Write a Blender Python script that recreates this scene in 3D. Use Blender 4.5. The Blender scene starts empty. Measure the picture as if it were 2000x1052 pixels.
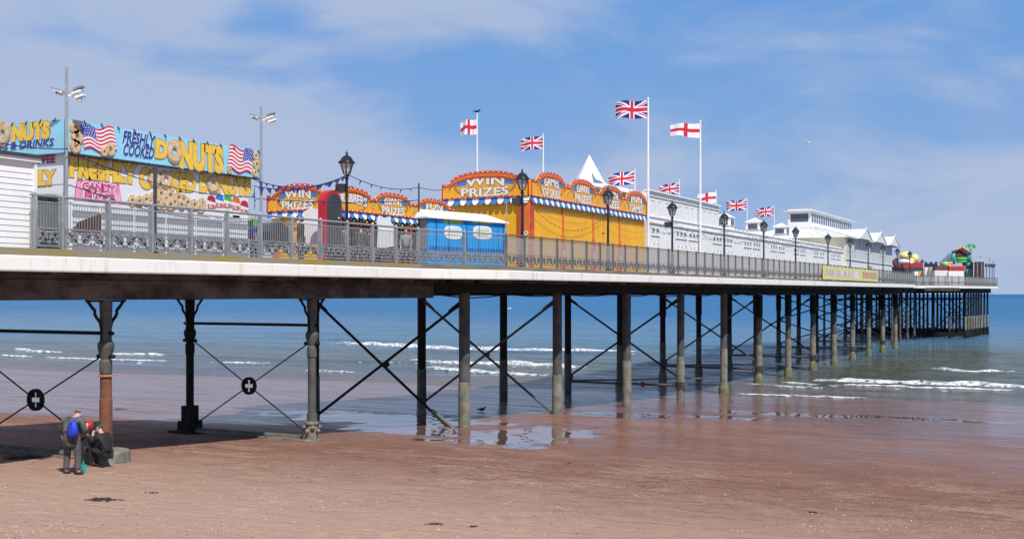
import bpy, math, random
from mathutils import Vector, Matrix, noise
random.seed(7)
R = math.radians
SC = bpy.context.scene
COL = SC.collection
# ------------------------------------------------------------------ camera
F, HZ, H = 2200.0, 574.0, 6.73
TH = R(27.9)
S_, C_ = math.sin(TH), math.cos(TH)
cd = bpy.data.cameras.new('camera'); cam = bpy.data.objects.new('camera', cd); COL.objects.link(cam)
cam.location = (0, 0, H); cam.rotation_euler = (R(90), 0, TH)
cd.sensor_width = 36; cd.lens = 36 * F / 2000; cd.shift_y = (HZ - 526) / 2000
cd.clip_start = .5; cd.clip_end = 60000
SC.camera = cam
SC.render.resolution_x, SC.render.resolution_y = 1024, 538
# ------------------------------------------------------------------ light
SC.view_settings.view_transform = 'Standard'; SC.view_settings.look = 'None'
SC.view_settings.gamma = 1; SC.view_settings.exposure = 0.0
SUN_EL = R(52); sx, sy = .80, -.60
SUN_AZ = math.atan2(sx, sy)            # from +Y clockwise
world = bpy.data.worlds.new('World'); SC.world = world; world.use_nodes = True
nt = world.node_tree; N = nt.nodes; L = nt.links; N.clear()
def nn(tree, typ, **kw):
    n = tree.nodes.new(typ)
    for k, v in kw.items():
        if k.startswith('i_'):
            n.inputs[k[2:].replace('_', ' ')].default_value = v
        else: setattr(n, k, v)
    return n
out = nn(nt, 'ShaderNodeOutputWorld'); bg = nn(nt, 'ShaderNodeBackground')
sky = nn(nt, 'ShaderNodeTexSky', sky_type='NISHITA', sun_disc=False, sun_elevation=SUN_EL, sun_rotation=SUN_AZ,
         air_density=1.0, dust_density=0.3, ozone_density=4.0, altitude=0)
bg.inputs[1].default_value = .1
tint = nn(nt, 'ShaderNodeMix', data_type='RGBA', blend_type='MULTIPLY'); tint.inputs[0].default_value = 1
tint.inputs[7].default_value = (.72, .86, 1.10, 1)
L.new(sky.outputs[0], tint.inputs[6])
tc = nn(nt, 'ShaderNodeTexCoord')
mp = nn(nt, 'ShaderNodeMapping'); mp.inputs['Rotation'].default_value = (0, 0, -TH); mp.inputs['Scale'].default_value = (1.8, 1.8, 5.2)
L.new(tc.outputs['Generated'], mp.inputs[0])
cn = nn(nt, 'ShaderNodeTexNoise', i_Scale=2.3, i_Detail=8.0, i_Roughness=.55, i_Distortion=.4)
mp2 = nn(nt, 'ShaderNodeMapping'); mp2.inputs['Location'].default_value = (3.4, .3, 1.35)
L.new(mp.outputs[0], mp2.inputs[0]); L.new(mp2.outputs[0], cn.inputs['Vector'])
# thin high cloud: a veil over the landward (left) side and a low bank out to sea
rot = nn(nt, 'ShaderNodeMapping'); rot.inputs['Rotation'].default_value = (0, 0, -TH); L.new(tc.outputs['Generated'], rot.inputs[0])
sp = nn(nt, 'ShaderNodeSeparateXYZ'); L.new(rot.outputs[0], sp.inputs[0])
def wm_(op, a, b=None, c=None):
    x = nn(nt, 'ShaderNodeMath', operation=op)
    for i, v in enumerate((a, b, c)):
        if v is None: continue
        if isinstance(v, (int, float)): x.inputs[i].default_value = v
        else: L.new(v, x.inputs[i])
    return x.outputs[0]
def wr_(src, a, b, c, d):
    x = nn(nt, 'ShaderNodeMapRange', interpolation_type='SMOOTHSTEP')
    for i, v in enumerate((a, b, c, d)): x.inputs[i + 1].default_value = v
    L.new(src, x.inputs[0]); return x.outputs[0]
lft = wr_(wm_('ADD', sp.outputs[0], wm_('MULTIPLY', sp.outputs[2], .35)), -.26, .10, .24, 0)
bank = wm_('MULTIPLY', wr_(sp.outputs[2], .095, .165, 1, 0), wr_(sp.outputs[2], .0, .06, .35, 1))
top_ = wm_('MULTIPLY', wr_(sp.outputs[2], .19, .26, 0, .12), wr_(sp.outputs[0], .05, .3, 1, 0))
dens = wm_('ADD', wm_('ADD', cn.outputs[0], lft), wm_('ADD', wm_('MULTIPLY', bank, .16), top_))
cr = nn(nt, 'ShaderNodeMapRange', interpolation_type='SMOOTHSTEP'); cr.inputs[1].default_value = .46; cr.inputs[2].default_value = .76
cr.inputs[3].default_value = .0; cr.inputs[4].default_value = .85
L.new(dens, cr.inputs[0])
cm = nn(nt, 'ShaderNodeMix', data_type='RGBA'); cm.inputs[7].default_value = (4.6, 5.4, 7.2, 1)
gr = nn(nt, 'ShaderNodeValToRGB'); gr.color_ramp.elements[0].color = (2.9, 4.4, 7.0, 1); gr.color_ramp.elements[0].position = 0
gr.color_ramp.elements[1].color = (1.5, 3.5, 7.3, 1); gr.color_ramp.elements[1].position = .26
e_ = gr.color_ramp.elements.new(1.0); e_.color = (.8, 2.0, 5.6, 1); L.new(sp.outputs[2], gr.inputs[0])
blue = nn(nt, 'ShaderNodeMix', data_type='RGBA'); blue.inputs[0].default_value = .88; L.new(tint.outputs[2], blue.inputs[6]); L.new(gr.outputs[0], blue.inputs[7])
L.new(cr.outputs[0], cm.inputs[0]); L.new(blue.outputs[2], cm.inputs[6]); L.new(cm.outputs[2], bg.inputs[0]); L.new(bg.outputs[0], out.inputs[0])
sd = bpy.data.lights.new('sun', 'SUN'); sd.energy = 5.0; sd.angle = R(.5); sd.color = (1, .945, .86)
so = bpy.data.objects.new('sun', sd); COL.objects.link(so)
so.rotation_euler = Vector((sx * math.cos(SUN_EL), sy * math.cos(SUN_EL), math.sin(SUN_EL))).to_track_quat('Z', 'Y').to_euler()
so.location = (40, -20, 60)
# ------------------------------------------------------------------ geometry of the view
FW = Vector((-S_, C_, 0)); RT = Vector((C_, S_, 0)); UP = Vector((0, 0, 1))
def ray(px, py): return FW + RT * ((px - 1000) / F) + UP * ((HZ - py) / F)
def P(px, py, p):                       # point of the plane X = -p seen at px, py
    r = ray(px, py); t = -p / r.x
    return Vector((0, 0, H)) + r * t
def UX(px, p): return P(px, HZ, p).y
def G(px, py, z=0):
    r = ray(px, py); t = (z - H) / r.z
    return Vector((0, 0, H)) + r * t
def AT(px, py, depth): return Vector((0, 0, H)) + ray(px, py) * depth
def dz(u): return H + 1.02 + .0020 * u  # deck level
PROFILE = [(-60, 5.2), (0, 3.2), (21, 2.38), (29.6, 1.92), (36, 1.45), (40, 1.31), (46, 1.2), (57, .66), (66, .30), (74, 0), (90, -.6), (130, -2.4), (400, -6)]
def fbm(x, y, z=0, o=4):
    return noise.fractal(Vector((x, y, z)), 1.0, 2.1, o)
def sand_z(x, u):
    uu = u - (x + 12) * .08 * (1 if u > 50 else max(0, (u - 30) / 20))
    for (a, za), (b, zb) in zip(PROFILE, PROFILE[1:]):
        if uu <= b: z = za + (zb - za) * (uu - a) / (b - a); break
    else: z = PROFILE[-1][1]
    z += .05 * fbm(x * .12, u * .16, 3) + .012 * fbm(x * .9, u * .9, 8, 3)
    return z
def SG(px, py):                         # point of the sand seen at px, py
    r = ray(px, py); z = 2.0
    for _ in range(25):
        q = G(px, py, z); z = sand_z(q.x, q.y)
    return G(px, py, z)
# ------------------------------------------------------------------ materials
MATS = {}
def pm(name, col, rough=.7, var=.2, scale=2.0, bump=0.0, bscale=20.0, metal=0.0, col2=None, lo=.4, hi=.65, spec=.5, stretch=(1, 1, 1)):
    if name in MATS: return MATS[name]
    m = bpy.data.materials.new(name); m.use_nodes = True; t = m.node_tree; b = t.nodes['Principled BSDF']
    g = nn(t, 'ShaderNodeNewGeometry'); mpn = nn(t, 'ShaderNodeMapping'); mpn.inputs['Scale'].default_value = stretch
    t.links.new(g.outputs['Position'], mpn.inputs[0])
    no = nn(t, 'ShaderNodeTexNoise', i_Scale=scale, i_Detail=6.0, i_Roughness=.62); t.links.new(mpn.outputs[0], no.inputs['Vector'])
    rr = nn(t, 'ShaderNodeMapRange'); rr.inputs[1].default_value = lo; rr.inputs[2].default_value = hi; t.links.new(no.outputs[0], rr.inputs[0])
    mx = nn(t, 'ShaderNodeMix', data_type='RGBA'); mx.inputs[6].default_value = (*col, 1)
    c2 = col2 or tuple(c * (1 - var) for c in col); mx.inputs[7].default_value = (*c2, 1)
    t.links.new(rr.outputs[0], mx.inputs[0]); t.links.new(mx.outputs[2], b.inputs['Base Color'])
    b.inputs['Roughness'].default_value = rough; b.inputs['Metallic'].default_value = metal; b.inputs['Specular IOR Level'].default_value = spec
    if bump:
        n2 = nn(t, 'ShaderNodeTexNoise', i_Scale=bscale, i_Detail=5.0); t.links.new(mpn.outputs[0], n2.inputs['Vector'])
        bp = nn(t, 'ShaderNodeBump', i_Strength=bump, i_Distance=.03); t.links.new(n2.outputs[0], bp.inputs['Height']); t.links.new(bp.outputs[0], b.inputs['Normal'])
    MATS[name] = m; return m
def vcol_mat(name, rough=.75):
    if name in MATS: return MATS[name]
    m = bpy.data.materials.new(name); m.use_nodes = True; t = m.node_tree; b = t.nodes['Principled BSDF']
    a = nn(t, 'ShaderNodeVertexColor', layer_name='Col'); t.links.new(a.outputs[0], b.inputs['Base Color'])
    b.inputs['Roughness'].default_value = rough; MATS[name] = m; return m
M = dict(
 white=pm('white_paint', (.80, .80, .79), .5, .08, 1.3), cream=pm('cream_paint', (.74, .68, .52), .6, .1, 1.5),
 fascia=pm('fascia_paint', (.84, .82, .77), .55, 0, 1.6, .15, 3, col2=(.60, .53, .42), lo=.54, hi=.72, stretch=(1, 1.6, .35)), wood=pm('weathered_timber', (.27, .24, .19), .9, 0, 1.1, .5, 30, col2=(.17, .145, .09), lo=.38, hi=.6, stretch=(1, .35, 2)),
 lichen=pm('lichened_timber', (.27, .24, .18), .9, 0, .9, .5, 30, col2=(.30, .24, .06), lo=.45, hi=.62, stretch=(1, .5, 1)),
 plank=pm('deck_planks', (.22, .19, .15), .9, .3, 2, .3), girder=pm('stained_girder', (.14, .115, .09), .85, 0, 1.0, .6, 9, col2=(.04, .032, .025), lo=.42, hi=.60, stretch=(1, .6, 1.0)),
 iron=pm('black_iron', (.020, .019, .018), .75, .4, 3, .3, 30, spec=.2), irongrey=pm('grey_iron', (.10, .10, .095), .7, 0, 1.6, .4, 25, col2=(.05, .05, .046)),
 conc=pm('barnacled_concrete', (.25, .235, .19), .95, 0, 2.4, 1.0, 16, col2=(.13, .125, .10), lo=.38, hi=.62), algae=pm('algae_concrete', (.20, .19, .11), .9, 0, 3, 1.0, 12, col2=(.09, .10, .045)),
 rust=pm('rusty_iron', (.23, .085, .045), .85, 0, 3, .5, 22, col2=(.13, .055, .035)), orangeband=pm('orange_band', (.65, .28, .05), .7, .3),
 galv=pm('galvanised_steel', (.40, .42, .43), .45, .22, 5, metal=.35), railpaint=pm('grey_railing_paint', (.25, .262, .275), .55, .35, 6),
 railtube=pm('rail_tube', (.36, .37, .37), .45, .25, 5, metal=.25), brownrail=pm('weathered_rail', (.17, .15, .12), .6, .3, 5),
 black=pm('black_gloss', (.015, .016, .02), .3, .3), darkgrey=pm('dark_grey', (.05, .055, .06), .6, .3), midgrey=pm('mid_grey', (.28, .28, .29), .7, .15),
 yellow=pm('fairground_yellow', (.90, .45, .014), .5, .1, .8), yellow2=pm('board_amber', (.88, .40, .02), .45, .12, 3), red=pm('fairground_red', (.62, .07, .025), .45, .25, 5),
 orange=pm('fairground_orange', (.75, .19, .03), .45, .25, 5), blue=pm('awning_blue', (.035, .20, .58), .5, .12, 3), letter=pm('letter_white', (.80, .80, .76), .5, .08, 3),
 shedblue=pm('shed_blue', (.02, .32, .74), .45, .12, 1.2), signblue=pm('sky_sign_blue', (.30, .66, .83), .45, .08, 1), navy=pm('navy_lettering', (.015, .07, .33), .5, .15, 3),
 gold=pm('donut_gold', (.86, .56, .07), .5, .12, 5), goldline=pm('donut_outline', (.40, .22, .06), .6, .2, 5), dough=pm('dough', (.62, .42, .22), .7, 0, 9, col2=(.45, .25, .10)),
 dough2=pm('pale_dough', (.68, .55, .36), .7, 0, 9, col2=(.50, .34, .18)), pink=pm('candy_pink', (.80, .22, .42), .5, 0, 3, col2=(.85, .50, .65)), magenta=pm('magenta', (.62, .08, .24), .5, .1),
 banner=pm('white_banner', (.76, .78, .82), .5, .07, .8), redtext=pm('red_text', (.45, .03, .05), .5, .1), green=pm('bright_green', (.06, .45, .06), .6, .1), teal=pm('inflatable_teal', (.04, .38, .36), .4, .2, 2),
 tan=pm('inflatable_tan', (.62, .36, .17), .5, .2, 2), brown=pm('dark_brown', (.10, .045, .03), .7, .3, 4), palegreen=pm('pale_green', (.30, .55, .25), .6, .2), lime=pm('lime_strip', (.55, .66, .12), .6, .2, 9),
 paleyellow=pm('pale_yellow', (.78, .68, .25), .5, .15, 2), skin=pm('skin', (.58, .33, .24), .55, .1), jacket=pm('faded_black_jacket', (.11, .115, .105), .75, 0, 5, .6, 9, col2=(.035, .038, .035), lo=.42, hi=.6),
 trouser=pm('grey_trousers', (.10, .09, .10), .85, .3, 8), blackcloth=pm('black_cloth', (.014, .014, .018), .7, .3, 9, .6, 14), bagblue=pm('blue_bag', (.02, .05, .60), .5, .3, 8, .8, 14), hairred=pm('red_hair', (.55, .03, .06), .6, 0, 14, 1.0, 30, col2=(.30, .01, .03)),
 hairgreen=pm('green_hair', (.0, .27, .15), .6, .5, 14, 1.0, 30), hairgrey=pm('grey_hair', (.22, .19, .17), .7, .3, 14, .8, 30), hairbrown=pm('brown_hair', (.06, .035, .02), .7, .3, 14, .8, 30),
 glassdark=pm('window_glass', (.09, .10, .14), .2, .2), lampglass=pm('lamp_glass', (.55, .56, .58), .2, .15), weed=pm('seaweed', (.05, .03, .015), .8, .4, 9, .6, 40), maroon=pm('maroon', (.16, .05, .06), .7, .3, 3),
 redbuoy=pm('red_clamp', (.5, .04, .03), .6, .2), cloth1=pm('pink_shirt', (.55, .25, .22), .8, .2), cloth2=pm('grey_shirt', (.25, .26, .27), .8, .2), archred=pm('deep_red', (.50, .015, .03), .4, .15, 2), paleglass=pm('pale_glass', (.36, .43, .47), .2, .2), shell=pm('pale_shell', (.62, .56, .48), .6, .3, 9), shell2=pm('tan_shell', (.42, .31, .22), .7, .3, 9), violet=pm('violet_cloth', (.16, .12, .45), .7, .2), lilac=pm('lilac_print', (.52, .45, .55), .7, .2),
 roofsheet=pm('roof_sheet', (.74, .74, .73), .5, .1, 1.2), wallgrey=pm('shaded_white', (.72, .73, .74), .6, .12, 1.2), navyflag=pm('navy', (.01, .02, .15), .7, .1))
pan = bpy.data.materials.new('misted_panel'); pan.use_nodes = True
b_ = pan.node_tree.nodes['Principled BSDF']; b_.inputs['Base Color'].default_value = (.40, .39, .36, 1); b_.inputs['Roughness'].default_value = .5; b_.inputs['Alpha'].default_value = .5
M['panel'] = pan
# ------------------------------------------------------------------ mesh builder
ORG = {}
class MB:
    def __init__(s): s.v = []; s.f = []; s.m = []
    def add(s, vs, fs, mi=0):
        o = len(s.v); s.v += [tuple(v) for v in vs]
        for f in fs: s.f.append([i + o for i in f]); s.m.append(mi)
        return s
    def box(s, x0, x1, y0, y1, z0, z1, mi=0):
        vs = [(x0, y0, z0), (x1, y0, z0), (x1, y1, z0), (x0, y1, z0), (x0, y0, z1), (x1, y0, z1), (x1, y1, z1), (x0, y1, z1)]
        return s.add(vs, [(0, 3, 2, 1), (4, 5, 6, 7), (0, 1, 5, 4), (1, 2, 6, 5), (2, 3, 7, 6), (3, 0, 4, 7)], mi)
    def beam(s, a, b, w, h, mi=0, up=(0, 0, 1)):
        a = Vector(a); b = Vector(b); d = (b - a).normalized(); u = Vector(up)
        if abs(d.dot(u)) > .98: u = Vector((1, 0, 0))
        x = d.cross(u).normalized() * w / 2; y = x.cross(d).normalized() * h / 2
        vs = [a - x - y, a + x - y, a + x + y, a - x + y, b - x - y, b + x - y, b + x + y, b - x + y]
        return s.add(vs, [(0, 1, 2, 3), (7, 6, 5, 4), (0, 4, 5, 1), (1, 5, 6, 2), (2, 6, 7, 3), (3, 7, 4, 0)], mi)
    def tube(s, a, b, r0, r1=None, n=10, mi=0, caps=True):
        r1 = r0 if r1 is None else r1; a = Vector(a); b = Vector(b); d = (b - a).normalized()
        u = Vector((0, 0, 1)) if abs(d.z) < .95 else Vector((1, 0, 0))
        x = d.cross(u).normalized(); y = x.cross(d).normalized(); vs = []
        for c, r in ((a, r0), (b, r1)):
            for i in range(n):
                t = 2 * math.pi * i / n; vs.append(c + x * (r * math.cos(t)) + y * (r * math.sin(t)))
        fs = [(i, (i + 1) % n, n + (i + 1) % n, n + i) for i in range(n)]
        if caps: fs += [tuple(range(n))[::-1], tuple(range(n, 2 * n))]
        return s.add(vs, fs, mi)
    def path(s, pts, r, n=6, mi=0):
        for a, b in zip(pts, pts[1:]): s.tube(a, b, r, r, n, mi)
        return s
    def lathe(s, c, prof, n=14, mi=0):  # prof: (r, z)
        c = Vector(c); vs = []
        for r, z in prof:
            for i in range(n):
                t = 2 * math.pi * (i + .5) / n; vs.append((c.x + r * math.cos(t), c.y + r * math.sin(t), c.z + z))
        fs = []
        for k in range(len(prof) - 1):
            for i in range(n): fs.append((k * n + i, k * n + (i + 1) % n, (k + 1) * n + (i + 1) % n, (k + 1) * n + i))
        fs += [tuple(range(n))[::-1], tuple(range((len(prof) - 1) * n, len(prof) * n))]
        return s.add(vs, fs, mi)
    def ball(s, c, r, n=8, mi=0, sc=(1, 1, 1)):
        prof = [(max(1e-3, math.sin(math.pi * k / n)), -math.cos(math.pi * k / n)) for k in range(n + 1)]
        o = len(s.v); s.lathe((0, 0, 0), prof, n + 2, mi); c = Vector(c)
        for i in range(o, len(s.v)):
            v = s.v[i]; s.v[i] = (c.x + v[0] * r * sc[0], c.y + v[1] * r * sc[1], c.z + v[2] * r * sc[2])
        return s
    def prism(s, fr, poly, d0, d1, mi=0):
        n = len(poly); area = sum(poly[i][0] * poly[(i + 1) % n][1] - poly[(i + 1) % n][0] * poly[i][1] for i in range(n))
        if area < 0: poly = poly[::-1]
        vs = [fr(a, b, d0) for a, b in poly] + [fr(a, b, d1) for a, b in poly]
        fs = [tuple(range(n))[::-1], tuple(range(n, 2 * n))] + [(i, (i + 1) % n, n + (i + 1) % n, n + i) for i in range(n)]
        return s.add(vs, fs, mi)
    def fbox(s, fr, s0, s1, z0, z1, d0, d1, mi=0): return s.prism(fr, [(s0, z0), (s1, z0), (s1, z1), (s0, z1)], d0, d1, mi)
    def ring(s, fr, cs, cz, ro, ri, d0, d1, n=20, mi=0, sc=1.0):
        for i in range(n):
            a, b = 2 * math.pi * i / n, 2 * math.pi * (i + 1) / n
            s.prism(fr, [(cs + ri * math.cos(a) * sc, cz + ri * math.sin(a)), (cs + ro * math.cos(a) * sc, cz + ro * math.sin(a)), (cs + ro * math.cos(b) * sc, cz + ro * math.sin(b)), (cs + ri * math.cos(b) * sc, cz + ri * math.sin(b))], d0, d1, mi)
        return s
    def build(s, name, mat, parent=None, local=False, smooth=False):
        me = bpy.data.meshes.new(name); mats = mat if isinstance(mat, (list, tuple)) else [mat]
        vs = s.v
        if parent is not None: o_ = ORG.get(parent.name, Vector())
        else:
            if local: o_ = Vector()
            else:
                xs = [v[0] for v in vs]; ys = [v[1] for v in vs]; zs = [v[2] for v in vs]
                o_ = Vector(((min(xs) + max(xs)) / 2, (min(ys) + max(ys)) / 2, min(zs)))
        if not local: vs = [(v[0] - o_.x, v[1] - o_.y, v[2] - o_.z) for v in vs]
        me.from_pydata(vs, [], s.f); me.validate()
        for m_ in mats: me.materials.append(M[m_] if isinstance(m_, str) else m_)
        if len(me.polygons) == len(s.m): me.polygons.foreach_set('material_index', s.m)
        if smooth: me.polygons.foreach_set('use_smooth', [True] * len(me.polygons))
        ob = bpy.data.objects.new(name, me); COL.objects.link(ob)
        if parent is not None: ob.parent = parent; ORG[ob.name] = o_
        else: ob.location = o_; ORG[ob.name] = o_
        return ob
class Frame:                            # facade: s to the right as one looks at it, z up, d outward
    def __init__(f, o, sdir): f.o = Vector(o); f.o.z = 0; f.s = Vector(sdir).normalized(); f.n = f.s.cross(UP)
    def __call__(f, s, z, d=0): return f.o + f.s * s + UP * z + f.n * d
    def at(f, px, py=HZ):
        r = ray(px, py); t = (f.o.dot(f.n)) / r.dot(f.n); q = Vector((0, 0, H)) + r * t
        return ((q - f.o).dot(f.s), q.z)
    def poly(f, pts): return [f.at(a, b) for a, b in pts]
def side(p, px=None, u=None): return Frame((-p, UX(px, p) if u is None else u, 0), (0, 1, 0))
def front(p, u, w): return Frame((-p - w, u, 0), (1, 0, 0))   # s from 0 to w, right end at the corner
def tag(o, label=None, cat=None, group=None, kind=None):
    if label: o['label'] = label
    if cat: o['category'] = cat
    if group: o['group'] = group
    if kind: o['kind'] = kind
    return o
def thing(name, label, cat, loc, group=None):
    o = bpy.data.objects.new(name, None); o.empty_display_size = .3; COL.objects.link(o); o.location = loc
    ORG[o.name] = Vector(loc); return tag(o, label, cat, group)
def child(name, ob_parent, mb, mat, label=None, smooth=False, local=False):
    o = mb.build(name, mat, ob_parent, local=local, smooth=smooth)
    if label: o['label'] = label
    return o
def copy_tree(o, parent=None):
    c = o.copy(); COL.objects.link(c); c.parent = parent; ORG[c.name] = ORG.get(o.name, Vector())
    for ch in list(o.children): copy_tree(ch, c)
    return c
TC = {}
def text_geo(s, off):
    k = (s, off)
    if k not in TC:
        cu = bpy.data.curves.new('t', 'FONT'); cu.body = s; cu.size = 1; cu.offset = off; cu.extrude = .01; cu.resolution_u = 3
        if s.count('\n'): cu.align_x = 'CENTER'
        ob = bpy.data.objects.new('t', cu); COL.objects.link(ob); dg = bpy.context.evaluated_depsgraph_get()
        me = bpy.data.meshes.new_from_object(ob.evaluated_get(dg)); TC[k] = ([v.co.copy() for v in me.vertices], [tuple(p.vertices) for p in me.polygons])
        bpy.data.objects.remove(ob); bpy.data.meshes.remove(me)
    return TC[k]
def text(mb, fr, s, s0, s1, z0, z1, d, off=.02, mi=0, arch=0.0, slant=0.0, grow=0.0, th=.004):
    vs, fs = text_geo(s, off); b0, _ = text_geo(s, 0.0)
    xs = [v.x for v in b0]; ys = [v.y for v in b0]; x0, x1, y0, y1 = min(xs), max(xs), min(ys), max(ys)
    o = []
    for v in vs:
        a = (v.x - x0) / (x1 - x0); b = (v.y - y0) / (y1 - y0)
        zz = z0 + b * (z1 - z0) + arch * (1 - (2 * a - 1) ** 2) * (b + .0 if grow else 1)
        o.append(fr(s0 + a * (s1 - s0) + slant * b, zz, d + (th if v.z > 0 else 0)))
    return mb.add(o, fs, mi)
def tpx(fr, x0, x1, y0, y1):            # pixel box on a facade -> s0, s1, z0, z1 (heights taken at its middle)
    xm = (x0 + x1) / 2
    return fr.at(x0)[0], fr.at(x1)[0], fr.at(xm, y1)[1], fr.at(xm, y0)[1]
def cat_pts(a, b, sag, n=10):
    a = Vector(a); b = Vector(b); return [a.lerp(b, i / n) - UP * (sag * 4 * (i / n) * (1 - i / n)) for i in range(n + 1)]
# ================================================================== SETTING
# sand
def spaced(segs):
    o = [segs[0][0]]
    for a, b, st in segs:
        n = max(1, int(round((b - a) / st))); o += [a + (b - a) * (i + 1) / n for i in range(n)]
    return o
xs = spaced([(-900, -120, 60), (-120, -50, 3), (-50, -35, .5), (-35, 8, .12), (8, 40, .6), (40, 400, 40)])
us = spaced([(-60, 8, 5), (8, 26, .10), (26, 60, .17), (60, 90, .4), (90, 160, 6)])
def puddle(x, u):
    n = .45 * fbm(x * .45, u * .25, 5, 6) + .38 * fbm(x * 1.6, u * .7, 9, 5)
    m = 0
    for cx, cu, rx, ru in ((-19.2, 38.0, 2.3, 5.4), (-24.6, 37.3, 4.2, 1.9), (-16.3, 52.0, 2.6, 1.3), (-14.5, 57, 4.5, 1.9), (-8, 58.5, 4.5, 1.3), (-20.5, 50, 2.6, 2.6), (-1, 60, 4, .7), (-17.2, 33.2, .8, 1.0), (-21, 34.2, 1.0, 1.2), (-28, 41, 6, 3)):
        d = ((x - cx) / rx) ** 2 + ((u - cu) / ru) ** 2
        m = max(m, min(1, max(0, (1.0 - d + n * 1.6) * 4)))
    return m
def wetness(x, u):
    edge = 54 - 9.0 * max(0, min(1, (x + 22) / 14)) if x > -22 else 54 - 20 * min(1, (-22 - x) / 9)
    edge -= .09 * max(0, -31 - x) * 1.0
    n = fbm(x * .11, u * .3, 2, 5) * 5 + fbm(x * .5, u * 1.3, 7, 4) * 3.0
    w = max(0, min(1, (u + n - edge + 4) / (9 if x < -22 else 14)))
    return w
vs = []; wet = []; pud = []; nx = len(xs)
for u in us:
    for x in xs:
        near = -50 <= x <= 40 and 8 <= u <= 90
        p_ = puddle(x, u) if near else 0; w_ = wetness(x, u)
        z = sand_z(x, u)
        if near and u < 45 and p_ < .5: z += .010 * fbm(x * 2.6, u * 2.6, 1, 3)
        z -= .02 * p_
        vs.append((x, u, z)); wet.append(w_); pud.append(p_)
import bisect
random.seed(99); tr = []
for _ in range(26):                       # trodden tracks and scattered scuffs
    x, u, a = random.uniform(-24, 6), random.uniform(12, 30), random.uniform(-.6, .6)
    for k in range(random.randint(2, 9)): tr.append((x + k * .62 * math.cos(a) + random.uniform(-.1, .1), u + k * .62 * math.sin(a) + .22 * (k % 2), .15, .065))
for _ in range(420): tr.append((random.uniform(-30, 8), random.uniform(10, 31), random.uniform(.10, .24), random.uniform(-.02, .055)))
for cx, cu, r_, dep in tr:
    i0, i1 = bisect.bisect_left(xs, cx - r_ * 2), bisect.bisect_right(xs, cx + r_ * 2); j0, j1 = bisect.bisect_left(us, cu - r_ * 2), bisect.bisect_right(us, cu + r_ * 2)
    for j in range(j0, j1):
        for i in range(i0, i1):
            x, u, z = vs[j * nx + i]; d2 = ((x - cx) ** 2 + (u - cu) ** 2) / (r_ * r_)
            if d2 < 4: vs[j * nx + i] = (x, u, z - dep * math.exp(-d2 * 1.6) * 1.3 + dep * .35 * math.exp(-(math.sqrt(d2) - 1.4) ** 2 * 6))
fs = [(j * nx + i, j * nx + i + 1, (j + 1) * nx + i + 1, (j + 1) * nx + i) for j in range(len(us) - 1) for i in range(nx - 1)]
me = bpy.data.meshes.new('beach_sand'); me.from_pydata(vs, [], fs); me.polygons.foreach_set('use_smooth', [True] * len(fs))
for nm, dat in (('wet', wet), ('pud', pud)):
    a = me.attributes.new(nm, 'FLOAT', 'POINT'); a.data.foreach_set('value', dat)
m = bpy.data.materials.new('red_sand'); m.use_nodes = True; t = m.node_tree; b = t.nodes['Principled BSDF']; lk = t.links.new
geo = nn(t, 'ShaderNodeNewGeometry'); aw = nn(t, 'ShaderNodeAttribute', attribute_name='wet'); ap = nn(t, 'ShaderNodeAttribute', attribute_name='pud')
def mrange(t, src, a, b_, c, d, smooth=True):
    r_ = nn(t, 'ShaderNodeMapRange', interpolation_type='SMOOTHSTEP' if smooth else 'LINEAR')
    for i, v in enumerate((a, b_, c, d)): r_.inputs[i + 1].default_value = v
    t.links.new(src, r_.inputs[0]); return r_.outputs[0]
def mixc(t, f, a, b_):
    x = nn(t, 'ShaderNodeMix', data_type='RGBA')
    for sock, v in ((x.inputs[0], f), (x.inputs[6], a), (x.inputs[7], b_)):
        if isinstance(v, (tuple, float, int)): sock.default_value = (*v, 1) if isinstance(v, tuple) else v
        else: t.links.new(v, sock)
    return x.outputs[2]
def noi(t, scale, det=5, rough=.6, st=(1, 1, 1), pos=None, dist=0):
    mp_ = nn(t, 'ShaderNodeMapping'); mp_.inputs['Scale'].default_value = st; t.links.new(pos or geo.outputs['Position'], mp_.inputs[0])
    x = nn(t, 'ShaderNodeTexNoise', i_Scale=scale, i_Detail=float(det), i_Roughness=rough, i_Distortion=float(dist)); t.links.new(mp_.outputs[0], x.inputs['Vector']); return x.outputs[0]
def mth(t, op, a, b_=None, c=None):
    x = nn(t, 'ShaderNodeMath', operation=op)
    for i, v in enumerate((a, b_, c)):
        if v is None: continue
        if isinstance(v, (int, float)): x.inputs[i].default_value = v
        else: t.links.new(v, x.inputs[i])
    return x.outputs[0]
n1 = noi(t, .35, 6, .65, (1, 1.6, 1)); n2 = noi(t, 5, 6, .7); n3 = noi(t, 30, 3, .7); n4 = noi(t, 1.6, 5, .7, (.5, 1.8, 1))
dry = mixc(t, mrange(t, n1, .38, .62, 0, 1), (.41, .232, .16), (.285, .142, .094))
dry = mixc(t, mrange(t, n4, .47, .62, 0, .8), dry, (.19, .098, .066))
dry = mixc(t, mrange(t, n2, .52, .66, 0, .7), dry, (.17, .088, .058))
n5 = noi(t, 14, 4, .75, (.45, 1.5, 1)); dry = mixc(t, mrange(t, n5, .56, .66, 0, .75), dry, (.13, .07, .05)); n6 = noi(t, 3.2, 5, .7, (.55, 1.35, 1)); dry = mixc(t, mrange(t, n6, .55, .64, 0, .6), dry, (.15, .08, .058))
dry = mixc(t, mrange(t, n5, .44, .34, 0, .5), dry, (.44, .30, .22))
sep = nn(t, 'ShaderNodeSeparateXYZ'); lk(geo.outputs['Position'], sep.inputs[0])
upb = mth(t, 'ADD', sep.outputs[1], mth(t, 'MULTIPLY', n1, -14))
dry = mixc(t, mrange(t, upb, 8, 20, .85, 0), dry, (.59, .39, .29))
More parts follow.
